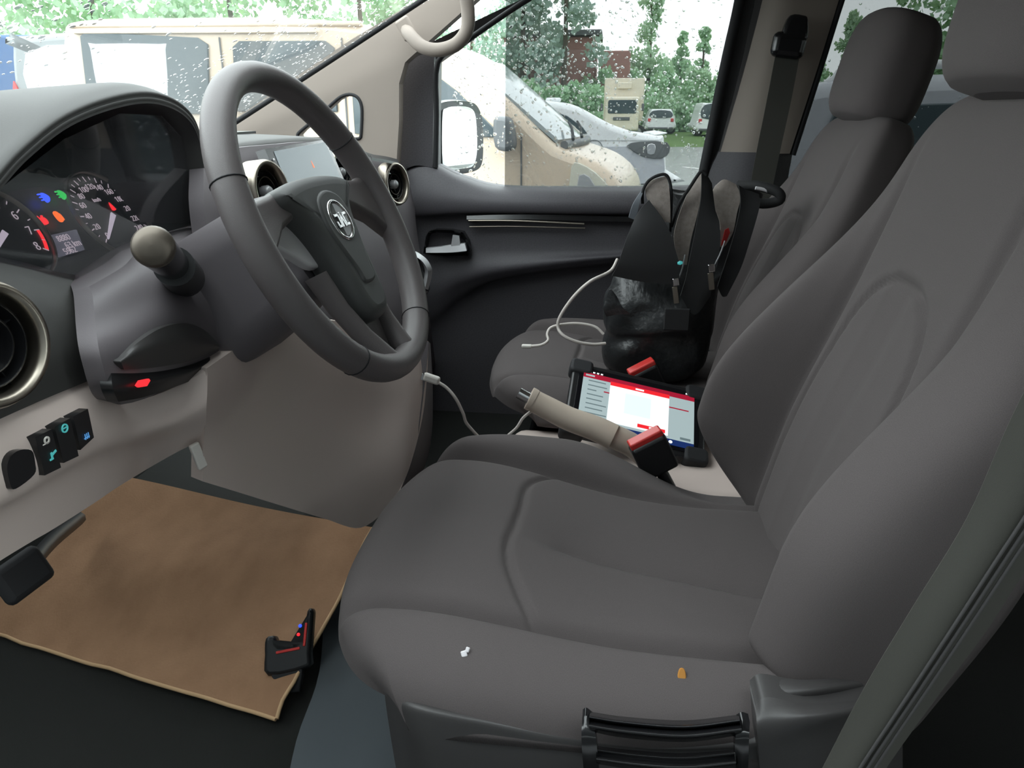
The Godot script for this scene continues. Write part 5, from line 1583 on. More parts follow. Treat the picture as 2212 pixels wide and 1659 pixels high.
func build_tablet() -> void:
	var X := Vector3(0.976, -0.212, -0.041).normalized()
	var Y := Vector3(0.061, 0.454, -0.889)
	Y = (Y - X * Y.dot(X)).normalized()
	var N := X.cross(Y)
	var c := Vector3(0.069, 0.378, -1.354)
	var F := Transform3D(Basis(X, Y, N), c)
	var t := thing("tablet", "black rugged tablet with a lit screen leaning on the console", "tablet", c)
	var g := Geo.new()
	g.prism(Geo.rrect(0.262, 0.176, 0.012, 4), 0.020, 0.005, F * at(Vector3(0, 0, -0.012)))
	part("case", g, M.black_plastic, t)
	for k in 4:
		g = Geo.new()
		var sx := 1.0 if k % 2 else -1.0
		var sy := 1.0 if k > 1 else -1.0
		g.prism(Geo.rrect(0.045, 0.036, 0.010, 4), 0.030, 0.006, F * at(Vector3(sx * 0.114, sy * 0.077, -0.012)))
		part("corner_bumper", g, M.rubber, t)
	g = Geo.new()
	g.rbox(Vector3(0.236, 0.152, 0.002), 0.0008, F * at(Vector3(0, 0, -0.0015)), 1)
	part("display_glass", g, M.screen_black, t)
	# picture on the screen: flat coloured panels
	var W := 0.217
	var H := 0.136
	var put := func(called: String, x0: float, y0: float, x1: float, y1: float, m: Material, lift: float) -> void:
		var q := Geo.new()
		q.rbox(Vector3((x1 - x0) * W, (y1 - y0) * H, 0.0004), 0.0001, F * at(Vector3(((x0 + x1) / 2 - 0.5) * W, (0.5 - (y0 + y1) / 2) * H, lift)), 1)
		part(called, q, m, t)
	put.call("screen_page", 0.0, 0.06, 1.0, 0.93, M.screen_grey, 0.0002)
	put.call("screen_title_bar", 0.0, 0.04, 1.0, 0.13, M.screen_crimson, 0.0005)
	put.call("screen_navigation_bar", 0.0, 0.90, 1.0, 1.0, M.screen_navy, 0.0005)
	put.call("screen_dialog", 0.245, 0.17, 0.775, 0.86, M.screen_white, 0.0010)
	put.call("screen_dialog_title", 0.245, 0.115, 0.775, 0.185, M.screen_red, 0.0013)
	put.call("screen_button", 0.51, 0.77, 0.75, 0.83, M.screen_red, 0.0013)
	put.call("screen_progress", 0.195, 0.325, 0.245, 0.345, M.screen_crimson, 0.0006)
	put.call("screen_progress", 0.775, 0.325, 0.95, 0.345, M.screen_crimson, 0.0006)
	put.call("screen_code_field", 0.385, 0.27, 0.615, 0.64, M.screen_pale, 0.0011)
	put.call("screen_dialog_text", 0.47, 0.135, 0.545, 0.165, M.screen_white, 0.0016)
	put.call("screen_button_text", 0.61, 0.785, 0.65, 0.815, M.screen_white, 0.0016)
	put.call("screen_title_text", 0.02, 0.07, 0.10, 0.10, M.screen_grey, 0.0008)
	var rng := RandomNumberGenerator.new()
	rng.seed = 3
	var y := 0.17
	for k in 8:
		var l := rng.randf_range(0.12, 0.19) if k != 2 else 0.08
		put.call("screen_text_line", 0.05, y, 0.05 + l, y + 0.018, M.screen_text, 0.0006)
		y += 0.085
	put.call("screen_text_line", 0.88, 0.83, 0.97, 0.87, M.screen_text, 0.0006)
	for k in 5:
		put.call("status_icon", 0.01 + 0.035 * k, 0.005, 0.03 + 0.035 * k, 0.03, M.screen_white, 0.0006)
	put.call("status_icon", 0.92, 0.0, 0.99, 0.025, M.screen_white, 0.0006)
	for e in [0.28, 0.42, 0.55, 0.80]:
		g = Geo.new()
		g.prism(disc2(0.0036, 14), 0.0004, 0.0001, F * at(Vector3((e - 0.5) * W, (0.5 - 0.95) * H, 0.0009)), true, 1)
		part("navigation_icon", g, M.led_green if e == 0.55 else M.screen_white, t)


func build_cables() -> void:
	var t := thing("charging_cable", "white charging cable hanging from the socket on the console side", "cable", Vector3(-0.2678, 0.4968, -1.14))
	var g := Geo.new()
	g.rbox(Vector3(0.028, 0.014, 0.010), 0.004, frame_of(Vector3(-0.27, 0.4967, -1.14), Vector3(0.95, -0.3, 0), Vector3(0, 1, 0)))
	part("plug", g, M.white_plastic, t)
	g = Geo.new()
	g.rbox(Vector3(0.012, 0.012, 0.008), 0.001, frame_of(Vector3(-0.2805, 0.4994, -1.14), Vector3(0.95, -0.3, 0), Vector3(0, 1, 0)), 1)
	part("plug_tip", g, M.chrome, t)
	g = Geo.new()
	g.tube([Vector3(-0.2664, 0.4903, -1.15), Vector3(-0.2477, 0.4783, -1.15), Vector3(-0.2329, 0.4598, -1.15), Vector3(-0.2239, 0.432, -1.16), Vector3(-0.2169, 0.4051, -1.17), Vector3(-0.1828, 0.3644, -1.19), Vector3(-0.1442, 0.3879, -1.2), Vector3(-0.1284, 0.4116, -1.2), Vector3(-0.1128, 0.425, -1.2), Vector3(-0.1019, 0.4199, -1.21)], 0.0026, 0.0026, 8, 6)
	part("cord", g, M.cable_white, t)
	t = thing("charging_cable", "white cable looping out of the backpack onto the passenger seat", "cable", Vector3(-0.0983, 0.4432, -1.55))
	g = Geo.new()
	g.tube([Vector3(0.0235, 0.6124, -1.6), Vector3(0.0092, 0.5908, -1.58), Vector3(-0.0302, 0.5749, -1.55), Vector3(-0.0622, 0.5433, -1.55), Vector3(-0.0879, 0.5035, -1.55), Vector3(-0.0941, 0.4785, -1.55), Vector3(-0.0826, 0.4627, -1.54), Vector3(-0.0544, 0.4497, -1.54), Vector3(-0.0209, 0.442, -1.55), Vector3(0.0059, 0.442, -1.56)], 0.0034, 0.0034, 8, 6)
	g.tube([Vector3(0.0013, 0.462, -1.56), Vector3(-0.0176, 0.476, -1.565), Vector3(-0.0516, 0.4819, -1.565), Vector3(-0.0851, 0.4801, -1.56), Vector3(-0.1086, 0.475, -1.55), Vector3(-0.1153, 0.4636, -1.54), Vector3(-0.1125, 0.4536, -1.53), Vector3(-0.125, 0.4461, -1.52), Vector3(-0.149, 0.4422, -1.52)], 0.0030, 0.0030, 8, 6)
	part("cord", g, M.cable_white, t)
	g = Geo.new()
	g.rbox(Vector3(0.022, 0.008, 0.010), 0.003, at(Vector3(-0.1557, 0.4419, -1.52)))
	part("plug", g, M.white_plastic, t)


func build_backpack() -> void:
	var t := thing("backpack", "black open backpack with grey lining standing on the passenger seat", "backpack", Vector3(0.1394, 0.3894, -1.62))
	# body: stacked outlines, nearest face about z -1.52
	var rows := []
	var lv := [0.07, 0.09, 0.10, 0.095, 0.105, 0.10, 0.09, 0.075, 0.05, 0.04, 0.03, 0.022]
	var pl := [Vector3(0.0188, 0.3633, -1.62), Vector3(0.0048, 0.3842, -1.62), Vector3(-0.0017, 0.421, -1.62), Vector3(0.0069, 0.4557, -1.62), Vector3(-0.0019, 0.4781, -1.62), Vector3(-0.0006, 0.5189, -1.62), Vector3(0.011, 0.5474, -1.62), Vector3(0.0177, 0.5713, -1.63), Vector3(0.0352, 0.6018, -1.66), Vector3(0.0573, 0.6584, -1.68), Vector3(0.0843, 0.7062, -1.69), Vector3(0.1117, 0.7421, -1.7)]
	var pr := [Vector3(0.2001, 0.3707, -1.62), Vector3(0.218, 0.3925, -1.62), Vector3(0.2247, 0.4292, -1.62), Vector3(0.2267, 0.4631, -1.62), Vector3(0.2296, 0.4855, -1.62), Vector3(0.2309, 0.5256, -1.62), Vector3(0.2332, 0.5533, -1.62), Vector3(0.2414, 0.5827, -1.63), Vector3(0.2712, 0.6119, -1.66), Vector3(0.2931, 0.6625, -1.68), Vector3(0.3089, 0.7094, -1.69), Vector3(0.3211, 0.7445, -1.7)]
	for i in lv.size():
		var l: Vector3 = pl[i]
		var r: Vector3 = pr[i]
		var mid := (l + r) / 2
		var hw := (r - l).length() / 2
		var q := PackedVector3Array()
		for k in 48:
			var th := TAU * k / 48
			var bump := 1.0 + 0.05 * sin(th * 5 + i * 1.7) + 0.035 * sin(th * 9 - i * 2.3)
			q.append(mid + Vector3(signf(cos(th)) * pow(absf(cos(th)), 0.75) * hw, 0.008 * sin(th * 3 + i), signf(sin(th)) * pow(absf(sin(th)), 0.75) * float(lv[i]) * bump))
		rows.append(q)
	var fine := Geo.smooth(rows, 4, 1)
	var g := Geo.new()
	g.loft(fine)
	part("body", g, M.bag_black, t)
	# front pocket: dark outer flap with its lining
	g = Geo.new()
	g.sheet([[Vector3(0.0527, 0.706, -1.535), Vector3(0.0633, 0.7238, -1.535), Vector3(0.0774, 0.7398, -1.535)], [Vector3(0.0366, 0.664, -1.515), Vector3(0.0781, 0.6826, -1.515), Vector3(0.1143, 0.692, -1.515)], [Vector3(0.0234, 0.6204, -1.505), Vector3(0.0812, 0.6218, -1.505), Vector3(0.1352, 0.632, -1.505)], [Vector3(0.0128, 0.5955, -1.51), Vector3(0.0791, 0.5842, -1.51), Vector3(0.1463, 0.5814, -1.51)]], Vector3(0, 0, -0.006), 6, 6)
	part("pocket_flap", g, M.bag_nylon, t)
	g = Geo.new()
	g.sheet([[Vector3(0.0684, 0.763, -1.565), Vector3(0.0855, 0.7755, -1.565), Vector3(0.1099, 0.7827, -1.565)], [Vector3(0.0747, 0.7394, -1.555), Vector3(0.0938, 0.7484, -1.555), Vector3(0.1162, 0.7574, -1.555)], [Vector3(0.088, 0.7224, -1.55), Vector3(0.104, 0.7226, -1.55), Vector3(0.1199, 0.7229, -1.55)], [Vector3(0.1107, 0.6967, -1.545), Vector3(0.116, 0.6968, -1.545), Vector3(0.1215, 0.6951, -1.545)]], Vector3(0, 0, -0.005), 6, 5)
	part("pocket_lining", g, M.bag_lining, t, "grey pocket lining")
	g = Geo.new()
	g.tube([Vector3(0.0664, 0.7301, -1.558), Vector3(0.0659, 0.7548, -1.558), Vector3(0.0764, 0.7742, -1.558), Vector3(0.0961, 0.7848, -1.558), Vector3(0.1103, 0.7832, -1.558), Vector3(0.1188, 0.7616, -1.558), Vector3(0.1223, 0.722, -1.558), Vector3(0.1227, 0.6771, -1.558)], 0.0032, 0.0032, 8, 5)
	part("pocket_piping", g, M.bag_nylon, t)
	g = Geo.new()
	g.sheet([[Vector3(0.0634, 0.7546, -1.56), Vector3(0.0685, 0.7582, -1.56)], [Vector3(0.0481, 0.7313, -1.545), Vector3(0.0604, 0.735, -1.545)], [Vector3(0.0404, 0.7052, -1.54), Vector3(0.055, 0.7, -1.54)]], Vector3(0, 0, -0.012), 5, 4)
	part("padded_edge", g, M.bag_padding, t)
	# middle compartment
	g = Geo.new()
	g.sheet([[Vector3(0.167, 0.7717, -1.6), Vector3(0.1734, 0.7806, -1.6), Vector3(0.1782, 0.7877, -1.6)], [Vector3(0.1502, 0.7372, -1.585), Vector3(0.1675, 0.7464, -1.585), Vector3(0.1812, 0.7536, -1.585)], [Vector3(0.1363, 0.6932, -1.575), Vector3(0.1564, 0.7025, -1.575), Vector3(0.1749, 0.7073, -1.575)], [Vector3(0.1326, 0.6581, -1.565), Vector3(0.1498, 0.6584, -1.565), Vector3(0.1651, 0.6587, -1.565)], [Vector3(0.1454, 0.6148, -1.55), Vector3(0.1527, 0.6132, -1.55), Vector3(0.1599, 0.6133, -1.55)]], Vector3(0, 0, -0.005), 6, 5)
	part("compartment_lining", g, M.bag_lining, t, "beige compartment lining")
	g = Geo.new()
	g.sheet([[Vector3(0.1773, 0.7877, -1.575), Vector3(0.1883, 0.7826, -1.575), Vector3(0.1983, 0.7688, -1.575)], [Vector3(0.1767, 0.7412, -1.55), Vector3(0.1914, 0.7327, -1.55), Vector3(0.2054, 0.7223, -1.55)], [Vector3(0.1688, 0.682, -1.53), Vector3(0.1933, 0.6824, -1.53), Vector3(0.2159, 0.6828, -1.53)], [Vector3(0.1613, 0.6298, -1.52), Vector3(0.188, 0.6259, -1.52), Vector3(0.2157, 0.631, -1.52)], [Vector3(0.1564, 0.5943, -1.515), Vector3(0.183, 0.5721, -1.515), Vector3(0.2084, 0.5865, -1.515)], [Vector3(0.1489, 0.5561, -1.52), Vector3(0.1787, 0.5194, -1.52), Vector3(0.207, 0.5578, -1.52)]], Vector3(0, 0, -0.008), 6, 6)
	part("compartment_flap", g, M.bag_nylon, t)
	g = Geo.new()
	g.tube([Vector3(0.1253, 0.6853, -1.565), Vector3(0.1383, 0.7303, -1.565), Vector3(0.1555, 0.7613, -1.565), Vector3(0.1726, 0.7901, -1.565), Vector3(0.1796, 0.7902, -1.565), Vector3(0.1852, 0.7851, -1.565)], 0.0035, 0.0035, 8, 5)
	part("compartment_piping", g, M.bag_nylon, t)
	# rear compartment
	g = Geo.new()
	g.sheet([[Vector3(0.2107, 0.7597, -1.62), Vector3(0.2277, 0.7725, -1.62), Vector3(0.251, 0.7637, -1.62)], [Vector3(0.2004, 0.7363, -1.6), Vector3(0.2251, 0.7411, -1.6), Vector3(0.259, 0.7415, -1.6)], [Vector3(0.2133, 0.7112, -1.585), Vector3(0.2331, 0.7097, -1.585), Vector3(0.2525, 0.7118, -1.585)], [Vector3(0.2214, 0.6855, -1.575), Vector3(0.2343, 0.6812, -1.575), Vector3(0.2472, 0.6769, -1.575)], [Vector3(0.2197, 0.6506, -1.565), Vector3(0.2272, 0.6462, -1.565), Vector3(0.2339, 0.6509, -1.565)]], Vector3(0, 0, -0.005), 6, 5)
	part("compartment_lining", g, M.bag_lining, t, "olive grey rear compartment lining")
	g = Geo.new()
	g.sheet([[Vector3(0.2518, 0.7646, -1.59), Vector3(0.2667, 0.7559, -1.59), Vector3(0.2923, 0.7474, -1.59)], [Vector3(0.2546, 0.7319, -1.565), Vector3(0.2686, 0.7232, -1.565), Vector3(0.2904, 0.7236, -1.565)], [Vector3(0.2468, 0.6805, -1.55), Vector3(0.2582, 0.6718, -1.55), Vector3(0.2766, 0.6632, -1.55)], [Vector3(0.2344, 0.6278, -1.54), Vector3(0.2485, 0.6191, -1.54), Vector3(0.2626, 0.6103, -1.54)], [Vector3(0.2201, 0.5744, -1.53), Vector3(0.2307, 0.5561, -1.53), Vector3(0.2396, 0.5564, -1.53)]], Vector3(0, 0, -0.008), 6, 5)
	part("back_flap", g, M.bag_nylon, t)
	g = pane([Vector3(0.229, 0.6812, -1.562), Vector3(0.2357, 0.6858, -1.562), Vector3(0.2392, 0.6768, -1.562), Vector3(0.2344, 0.6605, -1.562), Vector3(0.2292, 0.6495, -1.562), Vector3(0.2246, 0.6512, -1.562)], Vector3(0, 0, -0.003))
	part("red_tag", g, M.red_plastic, t, "small red tag")
	# carrying handle
	g = Geo.new()
	g.tube([Vector3(0.2628, 0.7586, -1.66), Vector3(0.2979, 0.7598, -1.63), Vector3(0.3309, 0.7503, -1.61), Vector3(0.3362, 0.7352, -1.61), Vector3(0.3086, 0.7266, -1.62), Vector3(0.2736, 0.7323, -1.63)], 0.010, 0.010, 10, 5)
	part("carry_handle", g, M.bag_nylon, t)
	g = Geo.new()
	g.tube([Vector3(0.2884, 0.7574, -1.615), Vector3(0.3094, 0.7532, -1.615), Vector3(0.3328, 0.7427, -1.615)], 0.0036, 0.0036, 8, 4)
	part("handle_piping", g, M.print_white, t)
	# zip pulls
	for k in 2:
		var o: Vector3 = Vector3(0.1382, 0.5777, -1.505) if k == 0 else Vector3(0.2037, 0.6066, -1.505)
		var z := Node3D.new()
		z.name = "zip_pull"
		t.add_child(z, true)
		z.position = o - t.position
		var F := frame_of(o, Vector3(1, 0.18, 0), Vector3(0.18, 1, 0))
		g = Geo.new()
		g.rbox(Vector3(0.011, 0.034, 0.003), 0.001, F * at(Vector3(-0.003, -0.016, 0)), 1)
		part("tab", g, M.satin_metal, z)
		g = Geo.new()
		g.rbox(Vector3(0.013, 0.016, 0.006), 0.002, F * at(Vector3(0, 0.010, 0)), 2)
		part("slider", g, M.chrome, z)
		if k == 0:
			g = Geo.new()
			g.lathe([Vector2(0.0001, 0), Vector2(0.005, 0.002), Vector2(0.005, 0.006), Vector2(0.0001, 0.008)], F * at(Vector3(0.012, 0.042, 0)), 10)
			part("bead", g, M.teal_icon, z, "small teal bead")
	g = Geo.new()
	g.tube([Vector3(0.1421, 0.5884, -1.52), Vector3(0.1485, 0.6114, -1.52), Vector3(0.1518, 0.6386, -1.52)], 0.0016, 0.0016, 6, 3)
	g.tube([Vector3(0.2081, 0.6173, -1.52), Vector3(0.2175, 0.64, -1.52), Vector3(0.2247, 0.6668, -1.52)], 0.0016, 0.0016, 6, 3)
	part("zip_teeth", g, M.silver_paint, t)
	g = Geo.new()
	g.sheet([[Vector3(0.0004, 0.5472, -1.5), Vector3(0.0103, 0.5707, -1.5), Vector3(0.0235, 0.5572, -1.5)], [Vector3(-0.0007, 0.5296, -1.495), Vector3(0.018, 0.5395, -1.495), Vector3(0.0363, 0.5354, -1.495)], [Vector3(0.0053, 0.5153, -1.5), Vector3(0.0279, 0.5198, -1.5), Vector3(0.0524, 0.5224, -1.5)]], Vector3(0, 0, -0.004), 5, 5)
	part("side_gusset", g, M.bag_black, t)
	g = Geo.new()
	g.rbox(Vector3(0.05, 0.045, 0.006), 0.002, frame_of(Vector3(0.1431, 0.514, -1.5), Vector3(1, 0, 0), Vector3(0.1, 1, 0)), 1)
	part("strap_patch", g, M.bag_nylon, t)


# ---------------------------------------------------------------- outside
func lpart(called: String, g: Geo, m: Material, parent: Node3D, label := "") -> MeshInstance3D:
	var o := MeshInstance3D.new()
	o.name = called
	o.mesh = g.mesh()
	o.material_override = m
	parent.add_child(o, true)
	if label:
		o.set_meta("label", label)
	return o


func put_along(o: Node3D, a: Vector2, b: Vector2) -> void:
	var d := Vector3(b.x - a.x, 0, b.y - a.y).normalized()
	o.transform = Transform3D(Basis(d, Vector3.UP, d.cross(Vector3.UP)), Vector3(a.x, -0.4, a.y))


# a thin plate on the near side (local z = 0) of a vehicle
func plate(poly: Array, z: float, thick: float, rounded := 0) -> Geo:
	var g := Geo.new()
	var p := poly2(poly)
	g.prism(round2(p, rounded) if rounded else p, thick, minf(0.006, thick * 0.3), at(Vector3(0, 0, z)), true, 2)
	return g


func wheel(parent: Node3D, x: float, r: float, z: float) -> void:
	var w := Node3D.new()
	w.name = "wheel"
	parent.add_child(w, true)
	w.position = Vector3(x, r, z)
	var f := at(Vector3.ZERO, Vector3(90, 0, 0))
	var g := Geo.new()
	g.lathe([Vector2(r * 0.62, -0.08), Vector2(r * 0.95, -0.09), Vector2(r, -0.06), Vector2(r, 0.06), Vector2(r * 0.95, 0.09), Vector2(r * 0.62, 0.08)], f, 28, false)
	lpart("tyre", g, M.tyre, w)
	g = Geo.new()
	g.lathe([Vector2(r * 0.64, -0.05), Vector2(r * 0.62, 0.05), Vector2(r * 0.3, 0.03), Vector2(0.001, 0.04)], f, 20)
	lpart("rim", g, M.silver_paint, w)


func build_outside() -> void:
	var g := Geo.new()
	g.rbox(Vector3(160, 0.3, 60), 0.02, at(Vector3(0, -0.55, -2)), 1)
	whole("ground", g, M.wet_asphalt, "wet grey asphalt of the car park", "asphalt", "", "structure")
	g = Geo.new()
	g.rbox(Vector3(300, 0.3, 180), 0.02, at(Vector3(0, -0.56, -122)), 1)
	whole("lawn", g, M.grass, "green verge beyond the car park", "grass", "", "structure")
	var pk := thing("parking_line", "painted parking line on the wet asphalt", "road marking", Vector3(3.0, -0.4, -18))
	g = Geo.new()
	g.rbox(Vector3(0.12, 0.006, 5.0), 0.002, at(Vector3(0, 0.004, 0), Vector3(0, 28, 0)), 1)
	lpart("stripe", g, M.road_paint, pk)

	beige_van()
	sedan("white sedan with a dark tail lamp parked beyond the beige van", Vector2(-1.9, -10.9), Vector2(0.6, -11.1))
	sedan("white sedan parked behind, mirrored in the passenger wing mirror", Vector2(9.5, -3.4), Vector2(11.5, -3.5))
	# white van behind the beige one
	var v := thing("white_van", "white van with a red tail lamp parked behind the beige van", "van")
	put_along(v, Vector2(-6.96, -8.86), Vector2(-2.84, -8.46))
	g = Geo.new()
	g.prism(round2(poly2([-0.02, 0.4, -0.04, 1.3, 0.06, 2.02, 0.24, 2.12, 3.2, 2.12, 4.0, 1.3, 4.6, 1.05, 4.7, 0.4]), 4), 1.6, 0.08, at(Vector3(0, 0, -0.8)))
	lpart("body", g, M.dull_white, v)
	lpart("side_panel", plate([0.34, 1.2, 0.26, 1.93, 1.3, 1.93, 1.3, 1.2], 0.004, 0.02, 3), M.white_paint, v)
	lpart("tail_lamp", plate([-0.01, 0.95, 0.0, 1.56, 0.06, 1.56, 0.15, 0.95], 0.01, 0.03, 2), M.tail_red, v, "red tail lamp")
	wheel(v, 0.8, 0.3, -0.1)
	wheel(v, 3.2, 0.3, -0.1)
	# blue truck behind
	v = thing("blue_truck", "dark blue truck body behind the white van", "truck")
	put_along(v, Vector2(-14.2, -10.9), Vector2(-9.2, -12.3))
	g = Geo.new()
	g.rbox(Vector3(5.4, 1.8, 2.2), 0.05, at(Vector3(2.6, 1.55, -1.1)), 2)
	lpart("cargo_box", g, M.blue_paint, v)
	g = Geo.new()
	g.rbox(Vector3(5.2, 0.25, 2.0), 0.04, at(Vector3(2.6, 0.5, -1.1)), 2)
	lpart("chassis", g, M.grey_trim, v)
	wheel(v, 1.0, 0.4, -0.1)
	wheel(v, 4.2, 0.4, -0.1)
	# silver car beside the rear window
	v = thing("parked_car", "grey station wagon seen through the rear side window", "car")
	put_along(v, Vector2(0.98, -3.9), Vector2(5.4, -3.8))
	g = Geo.new()
	g.prism(round2(poly2([-0.3, 0.35, -0.34, 0.85, -0.28, 1.02, -0.14, 1.36, 0.1, 1.44, 1.2, 1.47, 2.6, 1.44, 3.3, 1.0, 4.3, 0.85, 4.35, 0.4]), 4), 1.6, 0.07, at(Vector3(0, 0, -0.8)))
	lpart("body", g, M.silver_car, v)
	lpart("side_window", plate([-0.08, 1.0, 0.04, 1.32, 1.2, 1.36, 1.2, 1.0], 0.004, 0.02), M.car_window, v)
	lpart("side_window", plate([1.28, 1.0, 1.28, 1.36, 2.5, 1.34, 3.0, 1.0], 0.004, 0.02), M.car_window, v)
	g = Geo.new()
	g.tube([Vector3(0.0, 1.42, -0.1), Vector3(0.3, 1.50, -0.1), Vector3(2.2, 1.50, -0.1), Vector3(2.5, 1.44, -0.1)], 0.02, 0.02, 8, 4)
	lpart("roof_rail", g, M.white_paint, v)
	wheel(v, 0.4, 0.3, -0.1)
	wheel(v, 3.4, 0.3, -0.1)

	# box truck facing the car park
	v = thing("box_truck", "cream box truck facing forward beside the trees", "truck", Vector3(0.55, -0.4, -40))
	g = Geo.new()
	g.rbox(Vector3(1.95, 2.0, 3.6), 0.04, at(Vector3(0, 1.85, -2.6)), 2)
	lpart("cargo_box", g, M.cream_paint, v)
	g = Geo.new()
	g.prism(Geo.rrect(1.62, 1.55, 0.12, 4), 1.5, 0.1, at(Vector3(-0.08, 1.2, -0.2)))
	lpart("cab", g, M.cream_paint, v)
	g = Geo.new()
	g.prism(Geo.rrect(1.36, 0.62, 0.08, 4), 0.06, 0.02, at(Vector3(-0.08, 1.52, 0.54)))
	lpart("windscreen", g, M.car_window, v)
	g = Geo.new()
	g.rbox(Vector3(0.8, 0.16, 0.05), 0.03, at(Vector3(-0.1, 0.98, 0.56)), 2)
	lpart("grille", g, M.grey_trim, v)
	g = Geo.new()
	g.rbox(Vector3(0.7, 0.28, 0.3), 0.03, at(Vector3(0, 2.5, -0.75)), 2)
	lpart("cooling_unit", g, M.cream_paint, v)
	for s in [-1, 1]:
		g = Geo.new()
		g.rbox(Vector3(0.12, 0.34, 0.1), 0.03, at(Vector3(-0.08 + s * 0.98, 1.5, 0.4)), 2)
		lpart("mirror", g, M.grey_trim, v)
		wheel(v, s * 0.7, 0.36, 0.0)
	# two cars far off
	for k in 2:
		v = thing("far_car", "small white sedan seen from behind across the car park" if k == 0 else "white hatchback van seen from behind next to the window pillar", "car", Vector3(2.95, -0.4, -50) if k == 0 else Vector3(5.55, -0.4, -46))
		g = Geo.new()
		var hh := 1.45 if k == 0 else 1.75
		g.prism(round2(poly2([-0.82, 0.3, -0.85, 0.8, -0.80, 0.95, -0.62, hh - 0.05, -0.4, hh, 0.4, hh, 0.62, hh - 0.05, 0.80, 0.95, 0.85, 0.8, 0.82, 0.3]), 3), 3.9, 0.15, at(Vector3(0, 0, -2.0)))
		lpart("body", g, M.white_paint, v)
		g = Geo.new()
		g.prism(round2(poly2([-0.62, 0.98, -0.5, hh - 0.1, 0.5, hh - 0.1, 0.62, 0.98]), 3), 0.04, 0.01, at(Vector3(0, 0, -0.03)))
		lpart("rear_window", g, M.car_window, v)
		for s in [-1, 1]:
			g = Geo.new()
			g.rbox(Vector3(0.18, 0.2, 0.05), 0.03, at(Vector3(s * 0.68, 0.82, -0.03)), 2)
			lpart("tail_lamp", g, M.tail_red, v)
			wheel(v, s * 0.68, 0.28, -0.9)
		g = Geo.new()
		g.rbox(Vector3(1.5, 0.12, 0.08), 0.03, at(Vector3(0, 0.35, -0.02)), 2)
		lpart("bumper", g, M.grey_trim, v)
	# brick building and chimney among the trees
	v = thing("brick_building", "red brick building with a tall pillar half hidden by trees", "building", Vector3(-3.5, -0.4, -58))
	g = Geo.new()
	g.rbox(Vector3(6.5, 6.2, 5), 0.05, at(Vector3(-1.0, 3.1, -2.5)), 1)
	lpart("wall", g, M.brick_wall, v)
	g = Geo.new()
	g.rbox(Vector3(2.0, 5.2, 2.0), 0.05, at(Vector3(3.6, 2.6, 0)), 1)
	lpart("pillar", g, M.brick_wall, v)
	g = Geo.new()
	g.rbox(Vector3(7.2, 0.4, 5.6), 0.05, at(Vector3(-1.0, 6.4, -2.5)), 1)
	lpart("roof", g, M.grey_trim, v)

	wing_mirror()
	# unseen tall truck added to shade the driver side
	v = thing("added_shade_truck", "tall box truck added out of view to shade the driver side", "truck")
	put_along(v, Vector2(3.2, 0.65), Vector2(-3.4, 0.65))
	g = Geo.new()
	g.rbox(Vector3(4.6, 2.3, 2.1), 0.05, at(Vector3(2.2, 1.95, -1.05)), 2)
	lpart("cargo_box", g, M.grey_trim, v)
	g = Geo.new()
	g.prism(round2(poly2([4.65, 0.45, 4.65, 2.4, 5.9, 2.4, 6.3, 1.5, 6.4, 0.5]), 3), 2.0, 0.08, at(Vector3(0, 0, -1.05)))
	lpart("cab", g, M.grey_trim, v)
	lpart("cab_window", plate([4.9, 1.5, 4.9, 2.2, 5.7, 2.2, 6.0, 1.5], -0.02, 0.02), M.car_window, v)
	g = Geo.new()
	g.rbox(Vector3(6.2, 0.3, 1.9), 0.04, at(Vector3(3.1, 0.62, -1.05)), 2)
	lpart("chassis", g, M.grey_trim, v)
	wheel(v, 1.0, 0.42, -0.2)
	wheel(v, 5.4, 0.42, -0.2)

	# trees
	# x, z, height, spread, leaf tone, kind, label
	var tall := "tall dense dark tree before the red brick building"
	var roof := "broad pale green tree showing above the beige van roof"
	var mirrored := "green tree standing behind the car, mirrored in the wing mirror"
	var rear := "green tree behind the grey station wagon"
	var pop := "slender poplar between the box truck and the middle pillar"
	var low := "low green shrub behind the white sedan and far cars"
